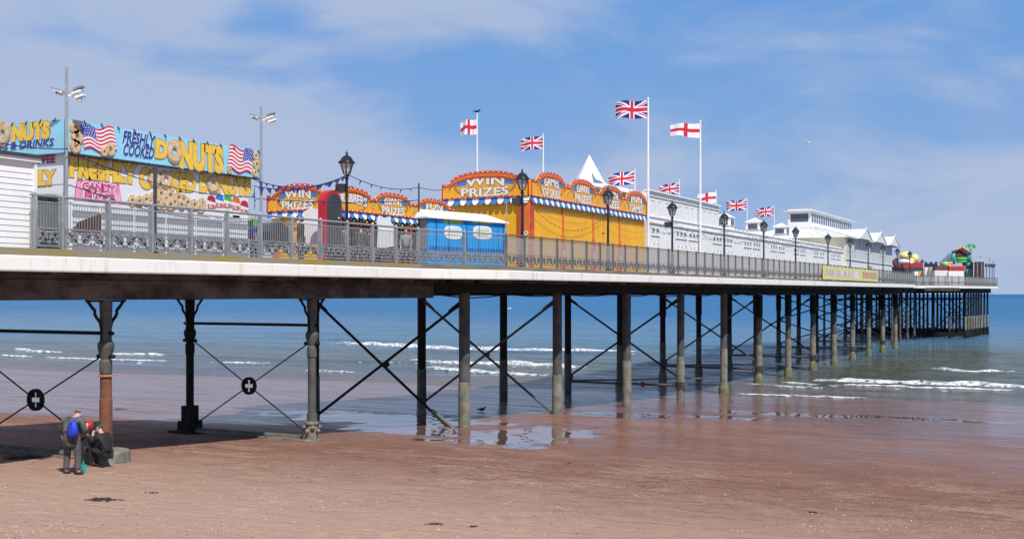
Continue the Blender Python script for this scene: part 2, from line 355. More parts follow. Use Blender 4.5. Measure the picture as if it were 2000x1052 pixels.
dry = mixc(t, mrange(t, mth(t, 'MULTIPLY', n3, mrange(t, n1, .35, .6, 1.2, .75)), .66, .74, 0, .8), dry, (.66, .56, .47))
wetc = mixc(t, mrange(t, noi(t, .9, 5, .6, (.5, 1.5, 1)), .4, .62, 0, 1), (.185, .098, .078), (.125, .072, .066))
wm = mrange(t, aw.outputs['Fac'], .0, .45, 0, 1)
# damp but not glossy belt
damp = mrange(t, mth(t, 'ADD', sep.outputs[1], mth(t, 'MULTIPLY', n1, 10)), 29, 40, 0, .8)
base = mixc(t, mth(t, 'MULTIPLY', damp, .8), dry, (.25, .118, .080)); base = mixc(t, wm, base, wetc); base = mixc(t, ap.outputs['Fac'], base, (.15, .075, .06))
lk(base, b.inputs['Base Color'])
b.inputs['Roughness'].default_value = .9; b.inputs['Specular IOR Level'].default_value = .2
film = mrange(t, mth(t, 'ADD', mth(t, 'MULTIPLY', aw.outputs['Fac'], 1.0), mth(t, 'MULTIPLY', mth(t, 'SUBTRACT', noi(t, .8, 6, .65, (.35, 1.6, 1)), .5), 2.4)), -.05, .8, 0, 1)
strk = mrange(t, noi(t, 1.0, 7, .7, (.13, 1.1, 1), dist=.4), .36, .58, .34, 1)
film = mth(t, 'MULTIPLY', mth(t, 'MULTIPLY', film, strk), mrange(t, aw.outputs['Fac'], .02, .5, 0, 1))
sheen = mth(t, 'MULTIPLY', mrange(t, mth(t, 'ADD', sep.outputs[1], mth(t, 'MULTIPLY', n1, 8)), 33, 44, 0, 1), mrange(t, noi(t, .5, 6, .65, (.35, 1.2, 1)), .35, .6, .18, .6))
film = mth(t, 'MAXIMUM', film, sheen)
film = mth(t, 'MAXIMUM', film, mth(t, 'MULTIPLY', mrange(t, aw.outputs['Fac'], .45, .95, 0, .8), mrange(t, noi(t, .45, 5, .6, (.3, 1, 1)), .36, .56, .35, 1)))
coat = mth(t, 'MAXIMUM', mth(t, 'MULTIPLY', film, .95), ap.outputs['Fac'])
lk(coat, b.inputs['Coat Weight']); b.inputs['Coat IOR'].default_value = 1.33
lk(mrange(t, ap.outputs['Fac'], 0, .8, .17, .02), b.inputs['Coat Roughness'])
h1 = noi(t, 9, 7, .8, (.6, 1.3, 1)); h2 = noi(t, 1.8, 5, .6, (.6, 1.6, 1)); hh = mth(t, 'ADD', mth(t, 'ADD', h1, mth(t, 'MULTIPLY', n6, -1.5)), mth(t, 'MULTIPLY', h2, 2.0))
bp = nn(t, 'ShaderNodeBump', i_Distance=.08); lk(hh, bp.inputs['Height']); lk(mrange(t, mth(t, 'ADD', wm, ap.outputs['Fac']), 0, 1, 1.0, .14), bp.inputs['Strength']); lk(bp.outputs[0], b.inputs['Normal'])
bp2 = nn(t, 'ShaderNodeBump', i_Distance=.03); lk(noi(t, 1.1, 5, .6, (.5, 2.2, 1)), bp2.inputs['Height']); lk(mrange(t, ap.outputs['Fac'], 0, .7, .8, .02), bp2.inputs['Strength']); lk(bp2.outputs[0], b.inputs['Coat Normal'])
me.materials.append(m); o = bpy.data.objects.new('beach_sand', me); COL.objects.link(o); tag(o, kind='structure')
# sea: swell and chop as geometry near the shore, one sheet to the horizon
us2 = spaced([(66, 150, .45), (150, 260, 1.6), (260, 700, 22), (700, 5000, 400), (5000, 40000, 7000)])
xs2 = spaced([(-30000, -3000, 9000), (-3000, -400, 400), (-400, -160, 24), (-160, -70, 3), (-70, 30, 1.3), (30, 90, 8), (90, 30000, 9000)])
vs = []
for u in us2:
    for x in xs2:
        q = u - (x + 12) * .08
        k = max(0, 1 - max(0, q - 70) / 190) if -400 < x < 90 else 0
        ph = .16 * q + 1.6 * noise.noise(Vector((x * .02, q * .02, 1)))
        sw = max(0, math.sin(ph * 2.0)) ** 3 * .34 + max(0, math.sin(ph * 4.7 + 1)) ** 3 * .12
        sh = min(1, max(.15, (q - 70) / 25))
        vs.append((x, u, k * sh * (sw * (.6 + .6 * noise.noise(Vector((x * .03, q * .1, 4)))) + .08 * fbm(x * .22, u * .8, 2, 4))))
nx = len(xs2); fs = [(j * nx + i, j * nx + i + 1, (j + 1) * nx + i + 1, (j + 1) * nx + i) for j in range(len(us2) - 1) for i in range(nx - 1)]
me = bpy.data.meshes.new('sea_water'); me.from_pydata(vs, [], fs); me.polygons.foreach_set('use_smooth', [True] * len(fs))
m = bpy.data.materials.new('sea'); m.use_nodes = True; t = m.node_tree; b = t.nodes['Principled BSDF']; lk = t.links.new
geo = nn(t, 'ShaderNodeNewGeometry'); sep = nn(t, 'ShaderNodeSeparateXYZ'); lk(geo.outputs['Position'], sep.inputs[0])
q = mth(t, 'MULTIPLY_ADD', sep.outputs[0], -.08, sep.outputs[1])
qn = mth(t, 'ADD', q, mth(t, 'MULTIPLY', mth(t, 'SUBTRACT', noi(t, .04, 5, .6, (.5, 1, 1)), .5), 46))
c0 = mixc(t, mrange(t, qn, 74, 90, 0, 1), (.20, .125, .095), (.13, .135, .10))
c0 = mixc(t, mrange(t, qn, 92, 150, 0, 1), c0, (.07, .20, .30)); c0 = mixc(t, mrange(t, qn, 140, 330, 0, 1), c0, (.035, .20, .42))
c0 = mixc(t, mrange(t, noi(t, .05, 4, .6, (.15, 1, 1)), .5, .7, 0, .35), c0, (.08, .17, .15))
c0 = mixc(t, mrange(t, sep.outputs[1], 500, 4000, 0, 1), c0, (.014, .10, .29))
c0 = mixc(t, mrange(t, noi(t, .16, 6, .7, (.12, 1, 1)), .46, .62, 0, .55), c0, (.02, .10, .22))
c0 = mixc(t, mrange(t, noi(t, .9, 5, .7, (.16, 1, 1)), .5, .66, 0, .4), c0, (.02, .09, .19))
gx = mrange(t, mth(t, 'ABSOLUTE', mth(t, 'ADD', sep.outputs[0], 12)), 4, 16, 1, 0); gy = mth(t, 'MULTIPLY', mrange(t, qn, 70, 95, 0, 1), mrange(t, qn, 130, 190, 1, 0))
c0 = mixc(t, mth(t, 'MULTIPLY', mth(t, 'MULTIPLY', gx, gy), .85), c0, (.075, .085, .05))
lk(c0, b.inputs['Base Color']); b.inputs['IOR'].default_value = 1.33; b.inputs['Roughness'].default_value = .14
lk(mrange(t, sep.outputs[1], 90, 700, .5, .16), b.inputs['Specular IOR Level']); lk(mrange(t, sep.outputs[1], 80, 400, .12, .35), b.inputs['Roughness'])
w = mth(t, 'ADD', noi(t, 1.2, 5, .65, (.35, 1, 1)), mth(t, 'MULTIPLY', noi(t, .3, 6, .65, (.22, 1, 1)), 5.0))
bp = nn(t, 'ShaderNodeBump', i_Strength=1.0, i_Distance=.9); lk(w, bp.inputs['Height']); lk(bp.outputs[0], b.inputs['Normal'])
me.materials.append(m); o = bpy.data.objects.new('sea_water', me); COL.objects.link(o); tag(o, kind='structure')
# surf: ragged low ridges of foam
foam_m = pm('foam', (.82, .84, .86), .6, 0, 2.5, 1.0, 9, col2=(.60, .63, .68), lo=.45, hi=.6, stretch=(.6, 1, 1))
ft = foam_m.node_tree; fg_ = nn(ft, 'ShaderNodeNewGeometry'); fm = nn(ft, 'ShaderNodeMapping'); fm.inputs['Scale'].default_value = (.55, 1.6, 1); ft.links.new(fg_.outputs['Position'], fm.inputs[0])
fn_ = nn(ft, 'ShaderNodeTexNoise', i_Scale=2.6, i_Detail=7.0, i_Roughness=.7); ft.links.new(fm.outputs[0], fn_.inputs['Vector']); fr_ = nn(ft, 'ShaderNodeMapRange'); fr_.inputs[1].default_value = .40; fr_.inputs[2].default_value = .55
ft.links.new(fn_.outputs[0], fr_.inputs[0]); ft.links.new(fr_.outputs[0], ft.nodes['Principled BSDF'].inputs['Alpha'])
def surf(px_pts, wid, h, seed, dens=.62, z=0.04):
    mb = MB(); P0 = [G(a, b_, z) for a, b_ in px_pts]; pts = []
    for a, b_ in zip(P0, P0[1:]):
        n = max(2, int((b_ - a).length / .35)); pts += [a.lerp(b_, i / n) for i in range(n)]
    pts.append(P0[-1]); n = len(pts); rows = []
    for i, q_ in enumerate(pts):
        e = min(1, min(i, n - 1 - i) / (n * .12 + 1)); a1 = fbm(q_.x * .6, seed, 1, 4); a2 = fbm(q_.x * .25, seed + 5, 2, 3)
        w_ = .8 * wid * e * max(.08, .7 + 1.1 * a1); hh_ = h * e * max(.15, .8 + .6 * a2); c = q_.y + .5 * wid * a2
        rows.append([(q_.x, c - w_ / 2 - .25 * w_ * abs(a1), z - .05), (q_.x, c - w_ * .3, z + hh_ * .7), (q_.x, c, z + hh_), (q_.x, c + w_ * .35, z + hh_ * .5), (q_.x, c + w_ * .6, z - .05)])
    for i in range(n - 1):
        mb.add(rows[i] + rows[i + 1], [(k, k + 1, 6 + k, 5 + k) for k in range(4)])
    random.seed(seed)
    for i in range(n * 2):                       # broken froth beside the ridge
        q_ = random.choice(pts); s_ = .03 + .10 * random.random(); off = random.gauss(0, wid * .7)
        mb.ball((q_.x + random.uniform(-.3, .3), q_.y + off, z - .01), s_, 4, 0, (2.6, 1.0, .35))
    o_ = mb.build('surf_foam', foam_m, None, smooth=True); tag(o_, kind='stuff')
for i, (pp, w_, h_) in enumerate([
    ([(22, 681), (60, 685), (122, 687)], 1.2, .20), ([(0, 692.5), (58, 696)], .8, .10), ([(95, 697), (190, 700.5), (330, 704)], .5, .05),
    ([(214, 690), (260, 691), (325, 692)], 1.2, .12), ([(430, 706), (520, 709)], .7, .05), ([(440, 707), (480, 707)], .8, .08),
    ([(664, 668), (760, 674), (880, 680), (1010, 683), (1180, 687), (1300, 689)], 2.2, .34), ([(650, 700), (700, 703), (780, 706)], 1.2, .12),
    ([(780, 703), (850, 707), (960, 709), (1085, 714)], 2.0, .26), ([(828, 717), (900, 722), (985, 727)], 1.4, .16), ([(990, 728), (1070, 732)], 1.4, .2), ([(1040, 711), (1130, 716)], 1.8, .22), ([(600, 722), (690, 726)], .5, .04),
    ([(1594, 740), (1700, 746), (1820, 749), (1900, 751), (2030, 755)], 1.5, .28), ([(1490, 747), (1600, 751), (1720, 755), (1800, 758), (1900, 761), (2030, 765)], 1.2, .16),
    ([(1424, 744), (1470, 749), (1540, 754), (1600, 756)], .5, .05), ([(1825, 720), (1860, 725), (1910, 727), (1968, 727)], 2.0, .34), ([(1440, 768), (1560, 772), (1680, 776)], .35, .03)]):
    surf(pp, w_, h_, 11 + i)
# ================================================================== PIER
pier = thing('pier', 'long seaside pier on iron and concrete columns running out into the sea', 'pier', (-27, 20, 0))
EDGE = [(21.9, -10), (21.9, 34.25), (20.9, 39.1), (20.9, 144), (24.0, 144.01), (24.0, 168), (19.0, 182), (16.5, 206)]
FAR = [(31, -10), (31, 36), (33, 41), (36, 144), (36, 160), (35, 168), (38.5, 182), (38.5, 206)]
mb = MB()
for (a, ua), (b_, ub), (c, uc), (d, ud) in zip(EDGE, EDGE[1:], FAR, FAR[1:]):
    q0 = [(-a + .0, ua, dz(ua) - .02), (-b_, ub, dz(ub) - .02), (-d, ud, dz(ud) - .02), (-c, uc, dz(uc) - .02)]
    mb.add(q0 + [(x, y, z - .40) for x, y, z in q0], [(0, 1, 2, 3), (7, 6, 5, 4), (0, 4, 5, 1), (1, 5, 6, 2), (2, 6, 7, 3), (3, 7, 4, 0)])
child('deck', pier, mb, 'plank')
def edge_run(a, b_, prof, name, mat, seg=6.0, gap=.012, par=pier, jit=0.0):   # profile (out, z) swept along one edge
    (pa, ua), (pb, ub) = a, b_; A = Vector((-pa, ua, 0)); B = Vector((-pb, ub, 0)); Ln = (B - A).length; d = (B - A).normalized(); nrm = Vector((d.y, -d.x, 0))
    n = max(1, round(Ln / seg)); mb = MB()
    for i in range(n):
        p0 = A + d * (Ln * i / n + gap); p1 = A + d * (Ln * (i + 1) / n - gap); j = random.uniform(-jit, jit)
        v = [p0 + nrm * (o_ + j) + UP * (dz(p0.y) + z) for o_, z in prof] + [p1 + nrm * (o_ + j) + UP * (dz(p1.y) + z) for o_, z in prof]
        k = len(prof); mb.add(v, [tuple(range(k)), tuple(range(k, 2 * k))[::-1]] + [(m_, k + m_, k + (m_ + 1) % k, (m_ + 1) % k) for m_ in range(k)])
    return child(name, par, mb, mat)
for i, (a, b_) in enumerate(zip(EDGE, EDGE[1:])):
    edge_run(a, b_, [(.012, 0), (.06, 0), (.06, -.165), (.012, -.165)], 'edge_timber', 'lichen' if i == 0 else 'wood', 4.2, .004, jit=.008)
    edge_run(a, b_, [(.016, -.170), (.06, -.170), (.095, -.20), (.10, -.50), (.085, -.535), (.016, -.54), (.016, -.3)], 'fascia', 'fascia', 7.5, .006)
edge_run((38.5, 206), (31, 206), [(0.01, 0), (.1, 0), (.08, -.52), (.01, -.5)], 'fascia', 'fascia')
# girders, joists
mb = MB(); zt = lambda u: dz(u) - .45
def girder(mb, p, u0, u1, zb, w=.32):
    n = max(1, int((u1 - u0) / 8))
    for i in range(n):
        a, b_ = u0 + (u1 - u0) * i / n, u0 + (u1 - u0) * (i + 1) / n
        mb.add([(-p - w / 2, a, zb), (-p + w / 2, a, zb), (-p + w / 2, a, zt(a)), (-p - w / 2, a, zt(a)), (-p - w / 2, b_, zb), (-p + w / 2, b_, zb), (-p + w / 2, b_, zt(b_)), (-p - w / 2, b_, zt(b_))],
               [(0, 1, 2, 3), (7, 6, 5, 4), (0, 4, 5, 1), (1, 5, 6, 2), (2, 6, 7, 3), (3, 7, 4, 0)])
mb = MB(); girder(mb, 23.05, -10, 36.8, H - .15); mb.box(-22.86, -22.83, -10, 36.6, H + .28, H + .34); child('girder', pier, mb, 'girder')
mb = MB(); girder(mb, 28.4, -10, 36.8, H - .12); child('girder', pier, mb, 'girder')
mb = MB(); girder(mb, 23.1, 36.9, 144, H + .04, .4); child('girder', pier, mb, 'iron')
mb = MB(); girder(mb, 30.7, 36.9, 144, H + .06, .4); child('girder', pier, mb, 'iron')
mb = MB(); girder(mb, 27, 36.9, 206, H + .3, .3); girder(mb, 25.5, 144, 184, H + .1, .35); girder(mb, 33, 144, 206, H + .1, .35); girder(mb, 19.3, 184.5, 205, H + .15, .35); child('girder', pier, mb, 'iron')
mb = MB()
u = -8
while u < 205:
    e = 21.9 if u < 39.5 else 20.9 if u < 144 else 24.1 if u < 170 else 19.4; f_ = 30.9 if u < 36 else 32.9 if u < 160 else 34.9
    mb.box(-f_, -e - .1, u, u + .16, H + .45, zt(u) - .0); u += 2.2
child('cross_joists', pier, mb, 'girder', 'dark cross joists under the deck')
BENTS = [21.0, 29.6] + [39.5 + 8.72 * k for k in range(13)]
def col_z(x, u): return min(sand_z(x, u), 6) - .5
def iron_col(u, p, rusty=False, foot='block'):
    x = -p; zs = sand_z(x, u); mb = MB()
    mb.lathe((x, u, 0), [(.17, zs - .5), (.17, zs + .9), (.135, zs + .92), (.135, H - 2.1), (.16, H - 2.05), (.16, H - 1.75), (.13, H - 1.7), (.21, H - 1.4), (.21, H - 1.3), (.15, H - 1.2), (.15, H - .75), (.17, H - .3), (.17, H - .16)], 14)
    if not rusty: o_ = child('column', pier, mb, 'iron' if p > 25 else 'irongrey', smooth=False)
    else:
        mb = MB(); mb.lathe((x, u, 0), [(.135, H - 1.9), (.135, H - 2.05), (.16, H - 2.05), (.16, H - 1.75), (.13, H - 1.7), (.21, H - 1.4), (.21, H - 1.3), (.15, H - 1.2), (.15, H - .75), (.17, H - .16)], 14)
        o_ = child('column', pier, mb, 'irongrey', 'slender iron column with orange rust over its lower half beside the seated people')
        mb = MB(); mb.lathe((x, u, 0), [(.145, H - 3.05), (.145, H - 1.9), (.136, H - 1.9)], 14); child('shaft', o_, mb, 'irongrey')
        mb = MB(); mb.lathe((x, u, 0), [(.165, zs - .4), (.165, H - 2.75), (.15, H - 2.7), (.15, H - 2.25), (.146, H - 2.2)], 14); child('rusty_shaft', o_, mb, 'rust')
        mb = MB(); mb.lathe((x, u, 0), [(.20, H - 2.14), (.20, H - 2.10)], 16); child('band', o_, mb, 'orangeband')
    for s in (-1, 1):                       # scrolled brackets to the girder
        mb = MB(); pr = [(.12, -1.25), (.13, -.95), (.20, -.72), (.33, -.58), (.37, -.50), (.36, -.42), (.44, -.36), (.58, -.20), (.62, -.14)]
        mb.path([(x, u + s * a, H + z) for a, z in pr], .042, 6); mb.beam((x, u, H - .18), (x, u + s * .62, H - .18), .14, .05); child('bracket', o_, mb, 'iron')
    for s in (-1, 1):
        mb = MB(); mb.tube((x, u, H - 1.02), (x + s * .26, u, H - 1.02), .05); mb.tube((x, u, H - 1.62), (x + s * .27, u, H - 1.62), .055); mb.ball((x + s * .27, u, H - 1.62), .06, 6); child('tie_lug', o_, mb, 'iron')
    mb = MB()
    if foot == 'seat': mb.lathe((x + .18, u - .15, 0), [(.60, zs - .3), (.62, zs + .0), (.60, zs + .27), (.56, zs + .31)], 9)
    elif foot == 'block': mb.box(x - .30, x + .30, u - .3, u + .3, zs - .2, zs + .42); mb.box(x - .21, x + .21, u - .21, u + .21, zs + .42, zs + .95); mb.box(x - .55, x + .55, u - .5, u + .5, zs - .3, zs + .1)
    else:
        mb.lathe((x, u, 0), [(.36, zs - .2), (.33, zs + .05), (.20, zs + .08), (.19, zs + .55), (.24, zs + .57), (.24, zs + .63), (.17, zs + .65)], 12)
        for k in range(8): a = k * math.pi / 4; mb.ball((x + .25 * math.cos(a), u + .25 * math.sin(a), zs + .35 + .12 * (k % 2)), .075, 5)
    child('footing', o_, mb, 'conc' if foot != 'block' else 'iron')
    return o_
iron_col(21.0, 23.1, True, 'seat'); iron_col(21.0, 28.44); iron_col(29.6, 23.1, False, 'flange'); iron_col(29.6, 28.44)
def fr_bent(u, p=28.44): return Frame((-p, u, 0), (1, 0, 0))
for u in BENTS[:2]:
    fr = fr_bent(u); w = 5.34; z0, z1 = H - 4.35, H - 1.62; zb = max(sand_z(-28, u), sand_z(-23, u)) + .12; z0 = zb + .1
    br = MB(); br.tube(fr(0, H - 1.02), fr(w, H - 1.02), .05); o_ = child('tie_bar', pier, br, 'iron')
    br = MB(); cm_ = (w / 2, (z0 + z1) / 2)
    for (a, c) in (((.15, z0), 1), ((w - .15, z0), 1), ((.15, z1), 1), ((w - .15, z1), 1)):
        v = Vector((a[0] - cm_[0], a[1] - cm_[1])); v.normalize(); br.tube(fr(*a), fr(cm_[0] + v.x * .24, cm_[1] + v.y * .24), .021, .021, 6)
    o_ = child('tie_rods', pier, br, 'iron')
    br = MB(); br.ring(fr, cm_[0], cm_[1], .30, .21, -.05, .05, 20)
    for k in range(4):
        a = math.pi / 4 + k * math.pi / 2; br.prism(fr, [(cm_[0] + .22 * math.cos(a - .42), cm_[1] + .22 * math.sin(a - .42)), (cm_[0] + .22 * math.cos(a + .42), cm_[1] + .22 * math.sin(a + .42)), (cm_[0] + .085 * math.cos(a), cm_[1] + .085 * math.sin(a))], -.04, .04)
    child('quatrefoil_boss', o_, br, 'iron')
    br = MB(); br.beam(fr(.2, zb), fr(w - .2, zb), .10, .10); br.beam(fr(.5, zb - .05, .25), fr(w - .2, zb - .10, .2), .08, .06); child('ground_beam', pier, br, 'conc')
def big_col(u, p, k, r=.20):
    x = -p; zs = sand_z(x, u); zb = max(zs, 0) ; mb = MB(); near = p < 25
    zsl = H - 3.75 + (.25 if k == 0 else 0) + random.uniform(-.12, .12)
    mb.lathe((x, u, 0), [(r, min(zb, zs) - .6), (r, H + .05)], 16)
    o_ = child('column', pier, mb, 'irongrey' if near else 'iron', smooth=False)
    mb = MB(); rr = r + .022; pr = [(rr, zs - .5), (rr + .004, zb + .6), (rr - .004, zb + 1.4), (rr, zsl), (rr - .01, zsl + .03)]
    mb.lathe((x, u, 0), pr, 16); child('concrete_sleeve', o_, mb, 'conc' if near else 'irongrey', smooth=False)
    if k >= 4:
        mb = MB(); mb.lathe((x, u, 0), [(rr + .08, zs - .4), (rr + .10, .0), (rr + .09, .35), (rr + .04, .66), (rr + .01, .72)], 14); child('collar', o_, mb, 'algae')
    if near and k in (3, 5, 7, 9, 11):
        mb = MB()
        for j in range(4): mb.lathe((x, u, 0), [(rr + .07, H - 5.75 + .12 * j), (rr + .07, H - 5.70 + .12 * j)], 14)
        mb.box(x - .38, x + .34, u - .2, u + .2, H - 5.78, H - 5.36); child('clamp', o_, mb, 'irongrey')
    if k >= 5:
        mb = MB(); mb.lathe((x, u, 0), [(r + .05, H - 1.75), (r + .05, H - .1)], 14); child('upper_casing', o_, mb, 'iron')
    return o_
for k, u in enumerate(BENTS[2:]):
    big_col(u, 23.1, k, .228); big_col(u, 30.7, k, .215)
    mb = MB(); mb.beam((-23.32, u, H + .16), (-30.4, u, H + .16), .3, .3); child('crosshead', pier, mb, 'iron')
    if k in (0, 1) or k % 2 == 1:
        fr = fr_bent(u, 30.7); w = 7.6
        if k == 0: za, zb2 = H - 5.3, H - 5.9
        elif k == 1: za, zb2 = H - 5.45, H - 5.75
        else: za, zb2 = H - 5.25, H - 5.1
        tiers = [(H - .32, za, zb2)] if k < 9 else [(H - .3, H - 2.7, H - 2.7), (H - 2.75, H - 5.2, H - 5.2)]
        for zt_, a_, b2 in tiers:
            mb = MB(); mb.tube(fr(.1, zt_, .06), fr(w - .1, b2, .06), .062, n=8); mb.tube(fr(.12, zt_, .06), fr(.7, zt_ - (zt_ - b2) * .075, .06), .11, .075, 8)
            mb.tube(fr(w - .1, zt_, -.06), fr(.1, a_, -.06), .062, n=8); mb.tube(fr(w - .12, zt_, -.06), fr(w - .75, zt_ - (zt_ - a_) * .08, -.06), .12, .075, 8)
            mb.ball(fr(w / 2, (zt_ + (a_ + b2) / 2) / 2), .13, 6)
            if k == 1: mb.tube(fr(w - .1, b2, .06), fr(w + 1.0, b2 - .35, .5), .055, .05, 8)
            child('cross_brace', pier, mb, 'irongrey' if k % 4 == 1 else 'iron')
        if k >= 3:
            mb = MB(); zh = H - 5.6; mb.tube(fr(0, zh), fr(w, zh), .065); mb.ball(fr(.15, H - 5.3), .22, 6); mb.tube(fr(w - 1.6, zh + .02, .05), fr(w, zh + .02, .05), .085)
            o_ = child('tie_bar', pier, mb, 'irongrey')
            if k == 3:
                mb = MB(); mb.tube(fr(5.0, zh), fr(5.25, zh), .13); mb.beam(fr(5.12, zh - .22), fr(5.12, zh + .22), .06, .06); child('red_clamp', o_, mb, 'redbuoy')
        if k >= 3:
            mb = MB(); mb.tube((-30.7, u, H - 5.55), (-23.2, u + 8.72, H - 5.7), .05); child('strut', pier, mb, 'irongrey')
# broken brace end lying on the wet sand by the first concrete column
q0 = SG(845, 822); q1 = SG(884, 850)
mb = MB(); mb.tube(q0 + UP * .45, q1 + UP * .28, .075, .055, 8); mb.tube(q1 + UP * .28, SG(876, 852) + UP * .0, .04, .02, 6); mb.tube(q1 + UP * .25, SG(893, 848) + UP * .03, .045, .02, 6)
tag(mb.build('broken_timber', 'wood'), 'broken weathered timber leaning in the puddle left of the first concrete column', 'timber')
# service pipe and hanging cables under the girder
mb = MB()
for u0 in range(38, 140, 6):
    mb.path(cat_pts((-23.6, u0, H + .02), (-23.6, u0 + 6.2, H + .02), .10 + .08 * random.random(), 6), .028, 5)
    mb.path(cat_pts((-24.2, u0 + 1, H + .1), (-24.2, u0 + 5, H + .08), .2 * random.random(), 5), .02, 5)
mb.tube((-23.9, 37, H - .02), (-23.9, 144, H + .0), .045, n=8)
child('service_pipe', pier, mb, 'iron', 'thin black pipe and loose cables slung under the deck')
mb = MB(); mb.path(cat_pts(P(560, 545, 22.8), P(650, 578, 22.8), .15, 8), .012, 5); mb.path(cat_pts(P(690, 546, 22.8), P(760, 560, 22.8), .2, 8), .012, 5); child('loose_cable', pier, mb, 'black')
# midsection + head piles
for p_ in (25.5, 33):
    for u in (150, 156.5, 163, 169.5, 176):
        mb = MB(); mb.lathe((-p_, u, 0), [(.2, -3), (.2, 1.0), (.15, 1.1), (.14, H + .15)], 10); child('column', pier, mb, 'irongrey')
hp = []
for p_ in (19.3, 21.6, 23.9, 26.6, 29.3, 32, 34.8, 37.2):
    for u in ((184.5, 186.7, 189, 191.2, 193.5, 195.7, 198, 201, 204) if p_ < 20 else (184.5, 189, 193.5, 198, 204)):
        mb = MB(); xx = -p_ + (0 if u < 186 else (u - 184) * .07 if p_ < 20 else 0)
        mb.lathe((xx, u, 0), [(.24, -4), (.24, 1.2), (.17, 1.3), (.16, H + .2)], 9); o_ = child('column', pier, mb, 'iron')
        mb = MB(); mb.lathe((xx, u, 0), [(.2, 1.28), (.2, 3.1), (.17, 3.3)], 9); child('concrete_sleeve', o_, mb, 'conc' if p_ < 20 else 'irongrey')
mb = MB()
for u in (184.5, 193.5, 204):
    mb.beam((-19.2, u, H - .75), (-37.4, u, H - .75), .22, .22); mb.beam((-19.2, u, .6), (-37.4, u, .6), .4, .6)
    for a, b_ in ((19.3, 23.9), (29.3, 34.8), (26.6, 32)):
        mb.tube((-a, u, H - .8), (-b_, u, 1.2), .07, n=6); mb.tube((-b_, u, H - .8), (-a, u, 1.2), .07, n=6)
for p_ in (19.3, 26.6, 34.8): mb.beam((-p_, 184.5, .7), (-p_ + .6, 204, .7), .5, .9); mb.beam((-p_, 184.5, H - .75), (-p_, 204, H - .75), .2, .2)
child('head_bracing', pier, mb, 'iron', 'weed-blackened bracing round the piles of the pier head')
mb = MB(); mb.beam((-24.7, 143.8, H + .55), (-24.7, 169, H + .55), .3, .8); mb.beam((-24.7, 169, H + .55), (-19.5, 183, H + .55), .3, .8); mb.beam((-19.5, 183, H + .5), (-17.6, 205, H + .55), .3, .75); child('girder', pier, mb, 'iron')
for a in range(3):
    mb = MB(); mb.beam((-25.5, 150 + a * 9, H - .7), (-33, 150 + a * 9, H - .7), .2, .2); mb.tube((-25.5, 150 + a * 9, H - .8), (-33, 150 + a * 9, 1), .06, n=6); mb.tube((-33, 150 + a * 9, H - .8), (-25.5, 150 + a * 9, 1), .06, n=6); child('cross_brace', pier, mb, 'iron')
# ================================================================== RAILINGS
def scroll(mb, fr, s0, s1, z0, z1, d, res=9, mirror=False):
    h = z1 - z0; n = max(2, round((s1 - s0) / (h * .95))); w = (s1 - s0) / n
    for i in range(n):
        cs, cz = s0 + w * (i + .5), (z0 + z1) / 2; sg = 1 if i % 2 else -1
        pts = []
        for k in range(res * 2):
            a = k / (res * 2 - 1); t_ = a * 3.6 * math.pi; rr = h * .46 * (1 - a * .85); pts.append((cs + sg * rr * math.cos(t_) * w / h * .9, cz + rr * math.sin(t_)))
        for (a, b_), (c, e) in zip(pts, pts[1:]):
            mb.beam(fr(a, b_, d), fr(c, e, d), .06, .03, up=tuple(fr.n))
        mb.beam(fr(cs - w * .45 * sg, z0 + .02, d), fr(cs + w * .45 * sg, z1 - .02, d), .05, .03, up=tuple(fr.n))
        mb.ball(fr(cs, cz, d), h * .11, 4)
        for qa, qb in ((-.36, -.32), (.36, .32), (-.36, .32), (.36, -.32)): mb.ball(fr(cs + qa * w, cz + qb * h, d), h * .105, 4)
